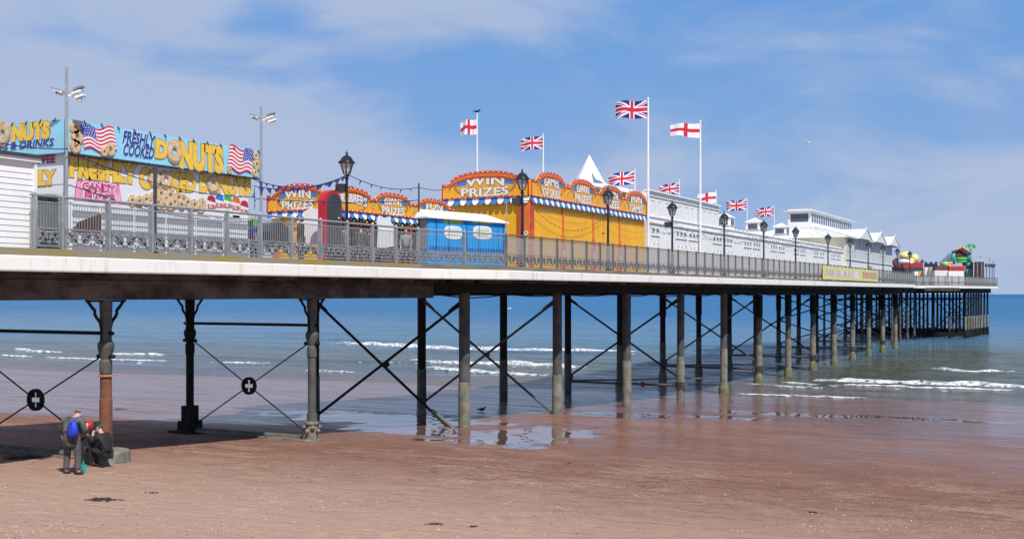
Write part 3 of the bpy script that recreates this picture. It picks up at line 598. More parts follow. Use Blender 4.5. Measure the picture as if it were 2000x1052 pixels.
def railing(label, A, B, n, style, inset=.06, first=True, st=None):
    A = Vector((-A[0], A[1], 0)); B = Vector((-B[0], B[1], 0)); d = (B - A).normalized(); fr = Frame(A, d); Ln = (B - A).length
    zz = lambda s: dz((A + d * s).y) + .02
    st = st or [Ln * i / n for i in range(n + 1)]; n = len(st) - 1
    root = thing('railing', label, 'railing', (A.x, A.y, dz(A.y))); RH = 1.22
    tube_m = 'railtube' if style == 'bars' else 'brownrail'
    mb = MB(); mb.tube(fr(-.1, zz(0) + RH, -inset), fr(Ln + .1, zz(Ln) + RH, -inset), .034, n=8); child('top_rail', root, mb, tube_m)
    pm_ = None
    for i in range(n + (1 if first else 0)):
        s = st[i] if first else st[i + 1]; z = zz(s); mb = MB()
        mb.fbox(fr, s - .03, s + .03, z - .1, z + RH + .03, -inset - .03, -inset + .05); mb.fbox(fr, s - .065, s - .045, z + .02, z + RH - .06, -inset - .05, -inset - .02)
        mb.ball(fr(s, z + RH + .03, -inset), .055, 5); child('post', root, mb, 'galv' if style == 'bars' else 'brownrail')
    for i in range(n):
        s0, s1 = st[i] + .09, st[i + 1] - .06; z = zz((s0 + s1) / 2); z0 = zz(s0)
        mb = MB()
        for a, b_ in ((.03, .075), (.44, .48)): mb.fbox(fr, s0, s1, z + a, z + b_, -inset - .02, -inset + .02)
        mb.fbox(fr, s0, s0 + .04, z + .075, z + .44, -inset - .02, -inset + .02); mb.fbox(fr, s1 - .04, s1, z + .075, z + .44, -inset - .02, -inset + .02)
        scroll(mb, fr, s0 + .05, s1 - .05, z + .08, z + .435, -inset, 7 if style == 'bars' else 4); child('scroll_panel', root, mb, 'railpaint')
        if style == 'bars':
            mb = MB(); mb.fbox(fr, s0, s1, z + 1.06, z + 1.085, -inset - .012, -inset + .012); k = 15
            for j in range(k + 1):
                s = s0 + (s1 - s0) * j / k; mb.beam(fr(s, z + .48, -inset), fr(s, z + 1.06, -inset), .011, .011)
            child('bar_panel', root, mb, 'galv')
        else:
            mb = MB(); mb.fbox(fr, s0, s1, z + .48, z + 1.13, -inset - .006, -inset + .006); o_ = child('wind_panel', root, mb, 'panel')
            mb = MB(); mb.fbox(fr, s0 - .01, s1 + .01, z + 1.13, z + 1.15, -inset - .01, -inset + .01); child('panel_trim', o_, mb, 'brownrail')
    return root
u0 = UX(68, 21.9); railing('grey railing of vertical bars over scrolled panels in front of the donut stall', (21.9, UX(70, 21.9)), (21.9, 34.25), 12, 'bars', st=[0] + [UX(124, 21.9) - UX(70, 21.9) + (34.25 - UX(124, 21.9)) * i / 11 for i in range(12)])
railing('short angled railing of two wide bays in front of the blue sheds', (21.9, 34.25), (20.9, 39.1), 2, 'bars', first=False)
railing('long railing with misted wind panels running along the pier towards the sea', (20.9, 39.1), (20.9, 144), 68, 'panels')
railing('far railing on the pier narrowing behind the ride area', (24.0, 144), (24.0, 168), 12, 'panels')
railing('angled railing at the start of the pier head', (24.0, 168), (19.0, 182), 7, 'panels', first=False)
railing('last railing on the outermost corner of the pier head', (19.0, 182), (16.5, 206), 12, 'panels', first=False)
# ================================================================== LAMPS
def make_lamp():
    t_ = thing('street_lamp', '', 'lamp post', (0, 0, 0)); Hh = 3.95
    mb = MB(); mb.lathe((0, 0, 0), [(.13, 0), (.13, .12), (.085, .16), (.08, .95), (.095, .97), (.095, 1.03), (.055, 1.08), (.045, Hh - .98), (.07, Hh - .95), (.07, Hh - .9), (.04, Hh - .86), (.05, Hh - .80)], 10)
    mb.tube((-.26, 0, Hh - 1.25), (.26, 0, Hh - 1.25), .016, n=6); child('post', t_, mb, 'black', local=True)
    mb = MB(); n = 6; b0, b1 = .12, .235; z0, z1 = Hh - .76, Hh - .38
    for k in range(n):
        a, b_ = 2 * math.pi * k / n, 2 * math.pi * (k + 1) / n
        mb.tube((b0 * math.cos(a), b0 * math.sin(a), z0), (b1 * math.cos(a), b1 * math.sin(a), z1), .015, n=5)
        mb.tube((b1 * math.cos(a), b1 * math.sin(a), z1), (b1 * math.cos(b_), b1 * math.sin(b_), z1), .018, n=5); mb.tube((b0 * math.cos(a), b0 * math.sin(a), z0 + .06), (b0 * math.cos(b_), b0 * math.sin(b_), z0 + .06), .014, n=5)
        mb.tube((.02 * math.cos(a), .02 * math.sin(a), Hh - .86), (b0 * math.cos(a), b0 * math.sin(a), z0), .014, n=5); mb.ball((b1 * 1.1 * math.cos(a), b1 * 1.1 * math.sin(a), z1 + .05), .022, 4)
    fr_ = child('lantern_frame', t_, mb, 'black', local=True)
    mb = MB(); mb.lathe((0, 0, 0), [(b0 * .93, z0 + .01), (b1 * .93, z1 - .01)], 6); child('lantern_glass', t_, mb, 'lampglass', local=True)
    mb = MB(); mb.lathe((0, 0, 0), [(.29, z1), (.285, z1 + .03), (.22, z1 + .10), (.17, z1 + .2), (.09, z1 + .27), (.04, z1 + .29), (.035, z1 + .33), (.05, z1 + .36), (.02, z1 + .40), (.008, z1 + .47)], 12); child('lantern_roof', t_, mb, 'black', local=True, smooth=True)
    return t_
lamp0 = make_lamp(); first = True
LAMPS = [(683, 22.0, 1, 'black lantern lamp post at the railing right of the red arch board'), (1025, 21.05, 1, 'black lantern lamp post in front of the corner pillar of the orange games stall'),
 (1192, 21.05, 0, 'black lantern lamp post against the long yellow wall of the games stall'), (1317, 21.05, 1, 'black lantern lamp post against the tall white block between the two high flagpoles'),
 (1418, 21.05, 0, 'black lantern lamp post beside the first roof cupola'), (1495, 21.05, 0, 'black lantern lamp post between the second and third roof cupolas'), (1557, 21.05, 0, 'black lantern lamp post under the left end of the big pavilion roof'),
 (1620, 21.05, 0, 'black lantern lamp post behind the left end of the yellow banner'), (1663, 21.05, 0, 'black lantern lamp post behind the middle of the yellow banner'), (1698, 21.05, 0, 'black lantern lamp post behind the right end of the yellow banner'),
 (1727, 21.05, 0, 'black lantern lamp post by the far end of the gabled pavilion'), (1755, 21.05, 0, 'black lantern lamp post on the railing left of the yellow ride'), (1779, 21.2, 0, 'black lantern lamp post in front of the yellow ride'),
 (1762, 30, 0, 'black lantern lamp post on the far side of the deck left of the yellow ride'), (1783, 31, 0, 'black lantern lamp post on the far side of the deck right of the yellow ride'), (1803, 24.1, 0, 'lone black lamp post between the yellow ride and the white kiosk'), (1819, 28, 0, 'small dark lamp post behind the white kiosk'),
 (1928, 18.0, 0, 'leftmost black lamp post of the four at the pier tip'), (1934, 17.6, 0, 'second black lamp post from the left at the pier tip'), (1940, 17.2, 0, 'third black lamp post from the left at the pier tip'), (1944, 16.9, 0, 'outermost black lamp post at the pier tip')]
for px, p_, boxed, lab in LAMPS:
    o = lamp0 if first else copy_tree(lamp0); first = False
    u = UX(px, p_); u = min(u, 205.6); o.location = (-p_ - .12, u, dz(u)); o.scale = (1.12, 1.12, 1) if u < 150 else (1, 1, 1)
    if u > 150: o.scale = (1, 1, .95)
    if px == 683: o.scale = (1.0, 1.0, .90)
    o['label'] = lab; o['group'] = 'lamp posts along the pier'
    if boxed: LB = o
for o in [x for x in COL.objects if x.name.startswith('street_lamp') and x['label'].split(' ')[6:8] in (['railing', 'right'],)] + [x for x in COL.objects if x.name.startswith('street_lamp') and ('high flagpoles' in x['label'] or 'corner pillar' in x['label'])]:
    mb = MB(); mb.box(-.36, -.06, -.14, .14, 2.55, 2.82); c = mb.build('speaker_box', 'darkgrey', None, local=True); c.parent = o
# ================================================================== LEFT CABIN
fr = side(22.25, px=-40); s1 = fr.at(68)[0]
cab = thing('white_cabin', 'white shiplap cabin with a flat dark roof at the left end of the deck', 'cabin', (-22.6, fr.o.y + 1, dz(17)))
za, zb_ = dz(17) - .02, H + 3.08
mb = MB(); n = 15
for i in range(n):
    a, b_ = za + (zb_ - za) * i / n, za + (zb_ - za) * (i + 1) / n
    q = [fr(0, a, .014), fr(s1, a, .014), fr(s1, b_, .0), fr(0, b_, .0)]; r_ = [fr(0, a, -1.4), fr(s1, a, -1.4), fr(s1, b_, -1.4), fr(0, b_, -1.4)]
    mb.add(q + r_, [(0, 1, 2, 3), (1, 5, 6, 2), (4, 0, 3, 7), (0, 4, 5, 1), (7, 6, 5, 4)])
mb.fbox(fr, s1 - .05, s1 + .02, za, zb_, -.02, .06)
child('wall', cab, mb, 'white')
mb = MB(); mb.fbox(fr, -.2, s1 + .10, zb_, zb_ + .09, -1.5, .10, 0); mb.fbox(fr, -.2, s1 + .12, zb_ + .092, zb_ + .17, -1.5, .14, 1)
child('roof', cab, mb, ['white', 'darkgrey'])
# ================================================================== DONUT BOOTH
fr = side(24.0, px=133); s1 = fr.at(507)[0]; sl = fr.at(494)[0] - .0; u0 = fr.o.y; W = 4.6; ff = front(24.0, u0, W)
booth = thing('donut_booth', 'white fast food booth with wide sky blue donut signs on top', 'booth', (-26, u0 + s1 / 2, dz(u0)))
ZT, ZS = H + 4.57, H + 3.70; zd = dz(u0)
mb = MB(); mb.box(-24.2 - 4.2, -24.2, u0 + .15, u0 + sl, zd, ZS); child('wall', booth, mb, 'white')
mb = MB(); mb.fbox(fr, .0, s1, ZS, ZT, -.15, 0); mb.fbox(fr, 0, s1, ZS - .04, ZS - .004, -.17, .01, 1); o1 = child('sign_board', booth, mb, ['signblue', 'darkgrey'])
mb = MB(); mb.prism(ff, [(0, ZS), (W - .005, ZS), (W - .005, ZT), (0, ZT)], -.15, 0.004); o2 = child('sign_board', booth, mb, 'signblue')
def bubble(parent, fr, s, box, d, fill='gold', line='goldline', off=.075, offl=.105, name='lettering', arch=0, slant=0, lab=None):
    s0, s1_, z0, z1 = box; mb = MB(); text(mb, fr, s, s0, s1_, z0, z1, d, offl, 0, arch, slant); text(mb, fr, s, s0, s1_, z0, z1, d + .006, off, 1, arch, slant); return child(name, parent, mb, [line, fill], lab)
def donut(parent, fr, s, z, r, d, m2='dough2', squash=1.0):
    mb = MB(); mb.ring(fr, s, z, r, r * .27, d, d + .03, 22, 0, squash); mb.ring(fr, s, z, r * .82, r * .40, d + .03, d + .045, 22, 1, squash); return child('donut_picture', parent, mb, ['dough', m2])
bubble(o1, fr, 'D', tpx(fr, 305, 325, 276, 307), .01); bubble(o1, fr, 'NUTS', tpx(fr, 352, 433, 285, 330), .01)
sA, zA = fr.at(339, 296); donut(o1, fr, sA, zA, .36, .012, squash=.85)
mb = MB()
for tx, bx in (('FRESHLY', (239, 299, 260, 282)), ('COOKED', (239, 298, 284, 306))):
    text(mb, fr, tx, *tpx(fr, *bx), .008, .06, 0, 0, .06); text(mb, fr, tx, *tpx(fr, *bx), .016, .03, 1, 0, .06)
child('lettering', o1, mb, ['letter', 'navy'])
bubble(o2, ff, 'D', tpx(ff, -38, -18, 250, 280), .012); bubble(o2, ff, 'NUTS', tpx(ff, 26, 96, 243, 272), .012)
sA, zA = ff.at(8, 262); donut(o2, ff, sA, zA, .34, .013, squash=.8)
mb = MB(); text(mb, ff, 'SWEETS & DRINKS', *tpx(ff, -48, 105, 277, 291), .01, .04, 0, 0, .05); text(mb, ff, 'SWEETS & DRINKS', *tpx(ff, -48, 105, 277, 291), .024, .02, 1, 0, .05); child('lettering', o2, mb, ['letter', 'navy'])
# stars and stripes pictures
def color_grid(name, parent, fn, pos, nx, ny, mat='painted_cloth', double=False):
    vs = [pos(i / nx, j / ny) for j in range(ny + 1) for i in range(nx + 1)]; fs = [(j * (nx + 1) + i, j * (nx + 1) + i + 1, (j + 1) * (nx + 1) + i + 1, (j + 1) * (nx + 1) + i) for j in range(ny) for i in range(nx)]
    o_ = ORG.get(parent.name, Vector()) if parent else Vector(); me = bpy.data.meshes.new(name); me.from_pydata([tuple(Vector(v) - o_) for v in vs], [], fs)
    at = me.color_attributes.new('Col', 'FLOAT_COLOR', 'CORNER'); buf = []
    for j in range(ny):
        for i in range(nx): buf += [*fn((i + .5) / nx, (j + .5) / ny), 1] * 4
    at.data.foreach_set('color', buf); me.materials.append(vcol_mat(mat)); me.polygons.foreach_set('use_smooth', [True] * len(fs))
    ob = bpy.data.objects.new(name, me); COL.objects.link(ob); ob.parent = parent; ORG[ob.name] = o_; return ob
RED, WHT, BLU = (.62, .03, .06), (.80, .80, .82), (.04, .06, .34)
def stars(a, b_):
    if a < .42 and b_ > .46:
        i, j = a / .42 * 6, (b_ - .46) / .54 * 5
        return WHT if ((i + .5 * (int(j) % 2)) % 1 - .5) ** 2 + (j % 1 - .5) ** 2 < .05 else BLU
    return RED if int(b_ * 13) % 2 == 0 else WHT
def flagpic(px0, px1, ya, yb, mirror=False):
    s0, s1_, z0, z1 = tpx(fr, px0, px1, ya, yb)
    def pos(a, b_):
        aa = 1 - a if mirror else a
        return fr(s0 + a * (s1_ - s0) + .12 * (b_ - .5) * (-1 if not mirror else 1), z0 + b_ * (z1 - z0) + .06 * math.sin(aa * 9) + .05 * aa, .028)
    return color_grid('flag_picture', o1, (lambda a, b_: stars(1 - a, b_)) if mirror else stars, pos, 78, 52, 'painted_sign')
flagpic(160, 224, 250, 296); flagpic(445, 492, 291, 337, True)
for px, py, r in ((145, 250, .2), (149, 268, .24), (146, 287, .22), (214, 292, .2), (202, 297, .14), (447, 334, .12), (498, 305, .16), (500, 322, .2), (497, 338, .15)):
    a, b_ = fr.at(px, py); donut(o1, fr, a, max(b_, ZS + r * .9), r, .01, squash=.8)
for i in range(13):
    s = .5 + i * (s1 - .6) / 12
    for zz_, h_ in ((ZT + .02, -.10), (ZS, -.06)): mb = MB(); mb.beam(fr(s, zz_, .02), fr(s + .05, zz_ + h_, .05), .025, .025); child('sign_clip', booth, mb, 'darkgrey')
for i in range(8): s = .3 + i * .55; mb = MB(); mb.beam(ff(s, ZT + .05, .02), ff(s - .05, ZT - .06, .05), .025, .025); child('sign_clip', booth, mb, 'darkgrey')
# lower banner
fl = side(24.2, px=133); fl.o.y = u0
mb = MB(); zb_ = H + 2.42; mb.fbox(fl, .2, sl - .02, zb_, ZS - .06, .0, .015); bn = child('banner', booth, mb, 'banner')
bubble(bn, fl, 'FRESHLY', tpx(fl, 137, 262, 316, 350), .02, off=.075, offl=.105); bubble(bn, fl, 'C', tpx(fl, 273, 291, 331, 366), .02); bubble(bn, fl, 'KED', tpx(fl, 334, 379, 341, 371), .02)
bubble(bn, fl, 'D', tpx(fl, 390, 404, 344, 374), .02); bubble(bn, fl, 'NUTS', tpx(fl, 425, 487, 347, 378), .02)
for px, py in ((300, 348), (322, 351), (414, 360)): a, b_ = fl.at(px, py); donut(bn, fl, a, b_, .27, .02)
mb = MB(); s0, s2, z0, z2 = tpx(fl, 143, 238, 355, 397)
mb.prism(fl, [(s0, z0), (s2, z0), (s2 - .12, z2), (s0 + .10, z2)], .016, .024, 0)
for a, b_ in ((.0, .30), (.72, 1.0)):
    mb.prism(fl, [(s0 + (s2 - s0) * (a + .02), z0 + .02), (s0 + (s2 - s0) * (b_ - .02), z0 + .02), (s0 + (s2 - s0) * (b_ - .07), z2 - .05), (s0 + (s2 - s0) * (a + .07), z2 - .05)], .024, .028, 1)
for tx, bx in (('CANDY', (160, 222, 359, 374)), ('FLOSS', (164, 222, 378, 392))):
    text(mb, fl, tx, *tpx(fl, *bx), .03, .13, 2); text(mb, fl, tx, *tpx(fl, *bx), .036, .045, 3)
child('candy_floss_picture', bn, mb, ['magenta', 'pink', 'letter', 'magenta'])
random.seed(4); pts = [(256, 394), (270, 392), (284, 389), (300, 395), (298, 384), (312, 377), (322, 388), (318, 399), (330, 380), (338, 394), (346, 385), (352, 398), (356, 388), (364, 394), (377, 398), (389, 403), (392, 397), (306, 400), (330, 405)]
for i, (px, py) in enumerate(pts): a, b_ = fl.at(px, py + 2); donut(bn, fl, a, max(b_, zb_ + .18), .17 + .03 * random.random(), .016 + .0013 * i, squash=.85)
mb = MB(); cols = ['redtext', 'blue', 'green', 'orange', 'redtext', 'blue']; a0, b0_ = fl.at(444, 405)
for i in range(5):
    s_, z_ = fl.at(412 + i * 16, 383 + (i - 1.2) ** 2 * 1.6); mb.prism(fl, [(s_ - .19, z_ - .1), (s_ + .19, z_ - .16), (s_ + .14, z_ + .02), (s_, z_ + .07), (s_ - .14, z_ + .03)], .016 + .003 * i, .022 + .003 * i, i)
    mb.prism(fl, [(s_ - .15, z_ - .62), (s_ + .15, z_ - .66), (s_ + .19, z_ - .16), (s_ - .19, z_ - .1)], .016 + .003 * i, .021 + .003 * i, 5)
    text(mb, fl, 'SLUSH', s_ - .17, s_ + .17, z_ - .36, z_ - .22, .024 + .003 * i, .03, 0)
child('slush_cup_picture', bn, mb, cols[:5] + ['letter'])
fl2 = front(24.2, u0 + .15, W)
mb = MB(); mb.fbox(fl2, 2.0, W - .12, H + 2.9, ZS - .18, 0, .012); bn2 = child('banner', booth, mb, 'banner')
mb = MB(); text(mb, fl2, 'COFFEE', *tpx(fl2, 50, 108, 305, 320), .015, .04); child('lettering', bn2, mb, 'redtext'); bubble(bn2, fl2, 'FRESHLY', tpx(fl2, 10, 106, 337, 362), .015)
mb = MB(); mb.fbox(fl2, 2.6, W - .35, H + 2.35, H + 2.62, 0, .35); child('serving_hatch', booth, mb, 'black')
mb = MB()   # shutters behind the railing
for i in range(9):
    z = zd + .1 + i * .15; mb.fbox(fl, .3, sl - .05, z, z + .10, .002, .03 + .01 * (i % 2), 1 if i % 3 == 0 else 0)
for i in range(1, 6): mb.fbox(fl, sl * i / 6, sl * i / 6 + .05, zd, zb_, .01, .05)
child('shutter', booth, mb, ['wallgrey', 'midgrey'])
# bench backs behind the railing
mb = MB(); b0_ = fl.at(135)[0]
q = side(22.9, px=136); mb.prism(q, [(0, zd + .45), (.95, zd + .45), (.95, zd + 1.0), (.25, zd + .75)], 0, .05); tag(mb.build('folded_board', 'brown'), 'dark sloping folded board standing behind the railing by the booth corner', 'board')
# dark counter left of booth corner
mb = MB(); q = side(23.4, px=70); mb.fbox(q, .0, q.at(120)[0], zd, zd + 1.15, -.4, 0); tag(mb.build('dark_counter', 'darkgrey'), 'dark slatted counter between the white cabin and the booth corner', 'counter')
# ================================================================== POLES WITH FLOODLIGHTS
def flood_pole(px, p_, ytop, ylamp, label, mat='galv'):
    u = UX(px, p_); zt_ = P(px, ytop, p_).z; zl = P(px, ylamp, p_).z; t_ = thing('floodlight_pole', label, 'light pole', (-p_, u, dz(u)))
    mb = MB(); mb.tube((-p_, u, dz(u)), (-p_, u, zt_), .05, .035, 8); child('pole', t_, mb, mat)
    c = Vector((-p_, u, zl))
    for k, (a, dx, up_) in enumerate(((-1, .05, .1), (-1, .3, .14), (1, .0, .06), (1, -.1, .2), (1, .05, -.08))):
        mb = MB(); q_ = c + RT * (a * (.13 + .04 * k)) + UP * up_ * .8; mb.beam(c, q_, .03, .03); ax = (RT * a + UP * .35).normalized()
        mb.beam(q_ - ax * .05, q_ + ax * .20, .20, .05); mb.beam(q_ - ax * .02 - UP * .05, q_ + ax * .10 - UP * .08, .10, .08); child('floodlight', t_, mb, 'midgrey' if k % 2 else 'white')
    return t_
flood_pole(130, 23.85, 130, 186, 'tall grey pole with a cluster of floodlights at the near corner of the donut booth')
flood_pole(510, 23.9, 208, 234, 'thin grey pole with floodlights at the far end of the donut booth')
def plain_pole(name, label, px, p_, ytop, r, mat, cat='pole'):
    u = UX(px, p_); mb = MB(); mb.tube((-p_, u, dz(u)), (-p_, u, P(px, ytop, p_).z), r, r * .8, 8); mb.lathe((-p_, u, dz(u)), [(r * 2, 0), (r * 2, .03)], 8); return tag(mb.build(name, mat), label, cat)
plain_pole('post', 'dark square post rising in front of the middle of the donut booth', 303, 22.1, 322, .055, 'darkgrey', 'post')
plain_pole('post', 'dark pole at the left edge of the blue sheds carrying the string lights', 818, 23.2, 358, .04, 'darkgrey', 'post'); plain_pole('post', 'thin grey pole at the right corner of the blue sheds', 989, 21.3, 392, .022, 'galv', 'post')
# ================================================================== FAIRGROUND STALLS
def hump_profile(L_, centers, zb, zv, zh, hw):
    top = []; n = 120
    for i in range(n + 1):
        s = L_ * i / n; z = zv
        for c in centers:
            d_ = abs(s - c) / hw
            if d_ < 1: z = max(z, zv + (zh - zv) * math.sqrt(max(0, 1 - d_ ** 2.4)))
        top.append((s, z))
    return [(0, zb), (L_, zb)] + top[::-1]
def round_board(parent, fr, L_, centers, zb, zv, zh, hw, words, d=.0, scal=.42):
    pr = hump_profile(L_, centers, zb, zv, zh, hw); mb = MB()
    # strips instead of one concave face
    top = pr[2:][::-1]
    for (a, za), (b_, z2) in zip(top, top[1:]):
        mb.prism(fr, [(a, zb), (b_, zb), (b_, z2), (a, za)], d, d + .06)
    bd = child('sign_board', parent, mb, 'yellow2')
    mb = MB()
    for (a, za), (b_, z2) in zip(top, top[1:]):
        w_ = .10 if max(za, z2) < zv + .05 else .27 * (zh - zv) / .5 + .02
        mb.prism(fr, [(a, za - w_), (b_, z2 - w_), (b_, z2 + .012), (a, za + .012)], d + .062, d + .085, 0)
        if w_ > .15: mb.prism(fr, [(a, za - w_ * .75), (b_, z2 - w_ * .75), (b_, z2 - w_ * .35), (a, za - w_ * .35)], d + .087, d + .096, 1)
    mb.fbox(fr, 0, L_, zb, zb + .06, d + .062, d + .09, 0); mb.fbox(fr, 0, .07, zb, zv, d + .062, d + .09, 0); mb.fbox(fr, L_ - .07, L_, zb, zv, d + .062, d + .09, 0)
    child('border', bd, mb, ['red', 'orange'])
    mb = MB(); acc = 0
    for (a, za), (b_, z2) in zip(top, top[1:]):
        acc += math.hypot(b_ - a, z2 - za)
        if acc > .26: mb.ball(fr(b_, z2 - .05, d + .11), .032, 5); acc = 0
    k = int(L_ / .3)
    for i in range(k): mb.ball(fr(L_ * (i + .5) / k, zb + .04, d + .11), .026, 5)
    child('bulbs', bd, mb, 'letter')
    for c, wd in zip(centers, words):
        mb = MB(); hh = zh - zb; rw = hw * .88
        mb.ring(fr, c, zb + hh * .47, hh * .47, hh * .43, d + .062, d + .075, 24, 0, rw / (hh * .47)); child('medallion', bd, mb, ['goldline'])
        for sg in (-1, 1): mb = MB(); mb.prism(fr, [(c + sg * rw * .55, zb + hh * .74), (c + sg * rw * 1.0, zb + hh * .62), (c + sg * rw * .96, zb + hh * .46), (c + sg * rw * .60, zb + hh * .50)], d + .062, d + .065); child('ribbon', bd, mb, 'blue')
        mb = MB(); w1, w2 = wd
        if w1: text(mb, fr, w1, c - rw * .60, c + rw * .60, zb + hh * .43, zb + hh * .75, d + .066, .06, 0, hh * .07); text(mb, fr, w1, c - rw * .60, c + rw * .60, zb + hh * .43, zb + hh * .75, d + .072, .035, 1, hh * .07)
        if w2: text(mb, fr, w2, c - rw * .74, c + rw * .74, zb + hh * .10, zb + hh * .39, d + .066, .06, 0, -hh * .03); text(mb, fr, w2, c - rw * .74, c + rw * .74, zb + hh * .10, zb + hh * .39, d + .072, .035, 1, -hh * .03)
        child('lettering', bd, mb, ['black', 'letter'])
        if len(w2 or '') == 0: pass
    for c1, c2 in zip(centers, centers[1:]):                       # small swags between the humps
        mb = MB(); c = (c1 + c2) / 2; mb.fbox(fr, c - .012, c + .012, zb + .06, zv - .1, d + .062, d + .07, 0); mb.ring(fr, c, zb + (zv - zb) * .5, .10, .06, d + .062, d + .075, 10, 1); child('ornament', bd, mb, ['orange', 'palegreen'])
    return bd
def valance(parent, fr, L_, zt_, drop, d, w=.30):
    n = int(L_ / w); w = L_ / n; mb = MB()
    for i in range(n):
        a = w * i; pts = [(a + .006, zt_), (a + w - .006, zt_)] + [(a + w / 2 + w / 2 * .97 * math.cos(t_), zt_ - drop * .45 - drop * .55 * math.sin(t_)) for t_ in [math.pi * k / 8 for k in range(9)]]
        pts2 = [pts[0]] + [(a + w / 2 - w / 2 * .97 * math.cos(t_), zt_ - drop * .45 - drop * .55 * math.sin(t_)) for t_ in [math.pi * k / 8 for k in range(9)]] + [pts[1]]
        vs_ = [fr(x, z, d + .10 * max(0, (zt_ - z) / drop)) for x, z in pts2]; vs_ += [v - fr.n * .012 for v in vs_]; k = len(pts2)
        mb.add(vs_, [tuple(range(k)), tuple(range(k, 2 * k))[::-1]] + [(j, k + j, k + (j + 1) % k, (j + 1) % k) for j in range(k)], i % 2)
    return child('awning_valance', parent, mb, ['blue', 'letter'])
# --- big yellow stall
p2 = 24.5; fs2 = side(p2, px=1035); L2 = fs2.at(1262)[0]; u2 = fs2.o.y; W2 = 4.9; ff2 = front(p2, u2, W2); zd = dz(u2)
st2 = thing('games_stall', 'large yellow games stall with scalloped blue and white awning behind the blue sheds', 'stall', (-27, u2 + L2 / 2, zd)); zb = H + 4.70
mb = MB(); mb.box(-p2 - W2 + .35, -p2 - .12, u2 + .12, u2 + L2, zd, zb - .0); child('wall', st2, mb, 'yellow')
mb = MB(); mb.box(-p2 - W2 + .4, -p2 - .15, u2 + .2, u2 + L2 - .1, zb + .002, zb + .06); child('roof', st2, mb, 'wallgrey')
cs = [fs2.at(x)[0] for x in (1075, 1137, 1193, 1241)]
round_board(st2, fs2, L2, cs, zb, H + 5.5, H + 6.02, 1.55, [('GAMES', 'OF SKILL'), ('GIANT', 'PRIZES'), ('WIN', 'PRIZES'), ('FUN', 'GAMES')])
valance(st2, fs2, L2, zb, .34, .02, .31)
round_board(st2, ff2, W2, [W2 * .5], zb, H + 5.42, H + 6.0, 2.0, [('WIN', 'PRIZES')]); valance(st2, ff2, W2, zb, .34, .02, .33)
mb = MB(); mb.box(-p2 - .62, -p2 - .0, u2 - .02, u2 + .10, zd, zb - .02, 0); mb.box(-p2 - .1, -p2 + .02, u2 - .0, u2 + .42, zd, zb - .03, 0); mb.box(-p2 - .30, -p2 + .005, u2 - .05, u2 - .021, zd, zb - .3, 1)
for i in range(7):
    z = zd + .25 + i * .26; mb.ring(side(p2, u=u2), .2, z, .11, .06, .022, .04, 10, 1); mb.ring(front(p2, u2 - .02, .6), .42, z, .11, .06, .031, .05, 10, 2)
child('pillar', st2, mb, ['red', 'orange', 'letter'], 'red corner pillar with orange scrolls')
for px in (1103, 1162, 1213):
    s = fs2.at(px)[0]; mb = MB(); mb.fbox(fs2, s - .10, s + .10, zd, zb - .35, -.12, -.08, 0); mb.prism(fs2, [(s - .3, zd), (s + .3, zd), (s + .28, zd + 1.2), (s + .14, zd + 1.9), (s - .14, zd + 1.9), (s - .28, zd + 1.2)], -.08, -.05, 0)
    mb.prism(fs2, [(s - .16, zd + .1), (s + .16, zd + .1), (s + .16, zd + 1.0), (s + .05, zd + 1.5), (s - .05, zd + 1.5), (s - .16, zd + 1.0)], -.05, -.035, 1); mb.fbox(fs2, s - .09, s + .09, zd + .7, zd + 1.1, -.034, -.02, 2); child('pilaster', st2, mb, ['orange', 'red', 'letter'])
s = fs2.at(1182)[0]; mb = MB(); mb.fbox(fs2, s - .02, s + .02, zd, zb - .4, -.118, -.1); mb.fbox(fs2, s - .2, s + .2, zb - 1.35, zb - 1.31, -.1, -.08); child('shutter_join', st2, mb, 'orange')
mb = MB(); mb.path(cat_pts(fs2(.2, zb - .55, .1), fs2(fs2.at(1175)[0], zb - .5, .1), .9, 16), .007, 5); mb.path(cat_pts(fs2(1.0, zb - .25, .1), fs2(7.0, zb - .5, .1), .3, 12), .006, 5); mb.path(cat_pts(fs2(fs2.at(1175)[0], zb - .5, .1), fs2(L2, zb - .9, .1), .4, 12), .006, 5)
for i in range(18): q_ = cat_pts(fs2(.2, zb - .55, .1), fs2(fs2.at(1175)[0], zb - .5, .1), .9, 18)[i]; mb.ball(q_ - UP * .04, .028, 4)
tag(mb.build('string_lights', 'darkgrey'), 'sagging string of small dark bulbs strung across the yellow stall wall', 'string lights')
# --- smaller stall
p1 = 28.2; fs1 = side(p1, px=646); L1 = fs1.at(885)[0]; u1 = fs1.o.y; W1 = 3.3; ff1 = front(p1, u1, W1); zd = dz(u1)
st1 = thing('games_stall', 'smaller open-fronted orange games stall behind the red arch board', 'stall', (-30, u1 + L1 / 2, zd)); zb = H + 3.46
mb = MB(); mb.box(-p1 - W1 + .2, -p1 - 1.2, u1 + .6, u1 + L1, zd, zb); child('back_wall', st1, mb, 'brown')
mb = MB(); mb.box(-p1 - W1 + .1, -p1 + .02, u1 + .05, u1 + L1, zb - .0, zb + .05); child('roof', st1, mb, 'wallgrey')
mb = MB(); mb.box(-p1 - .5, -p1 - .05, u1 + .5, u1 + L1, zd, zd + .95); child('counter', st1, mb, 'maroon')
mb = MB(); mb.box(-p1 - .3, -p1 - .1, u1 + .3, u1 + L1, zb - .75, zb - .3); child('interior_shade', st1, mb, 'brown')  # dark brown strip standing in for the stall's interior shade below the valance
for s in (0.05, 3, 6, 9, L1 - .2): mb = MB(); mb.fbox(fs1, s, s + .12, zd, zb, -.12, -.02); child('post', st1, mb, 'red')
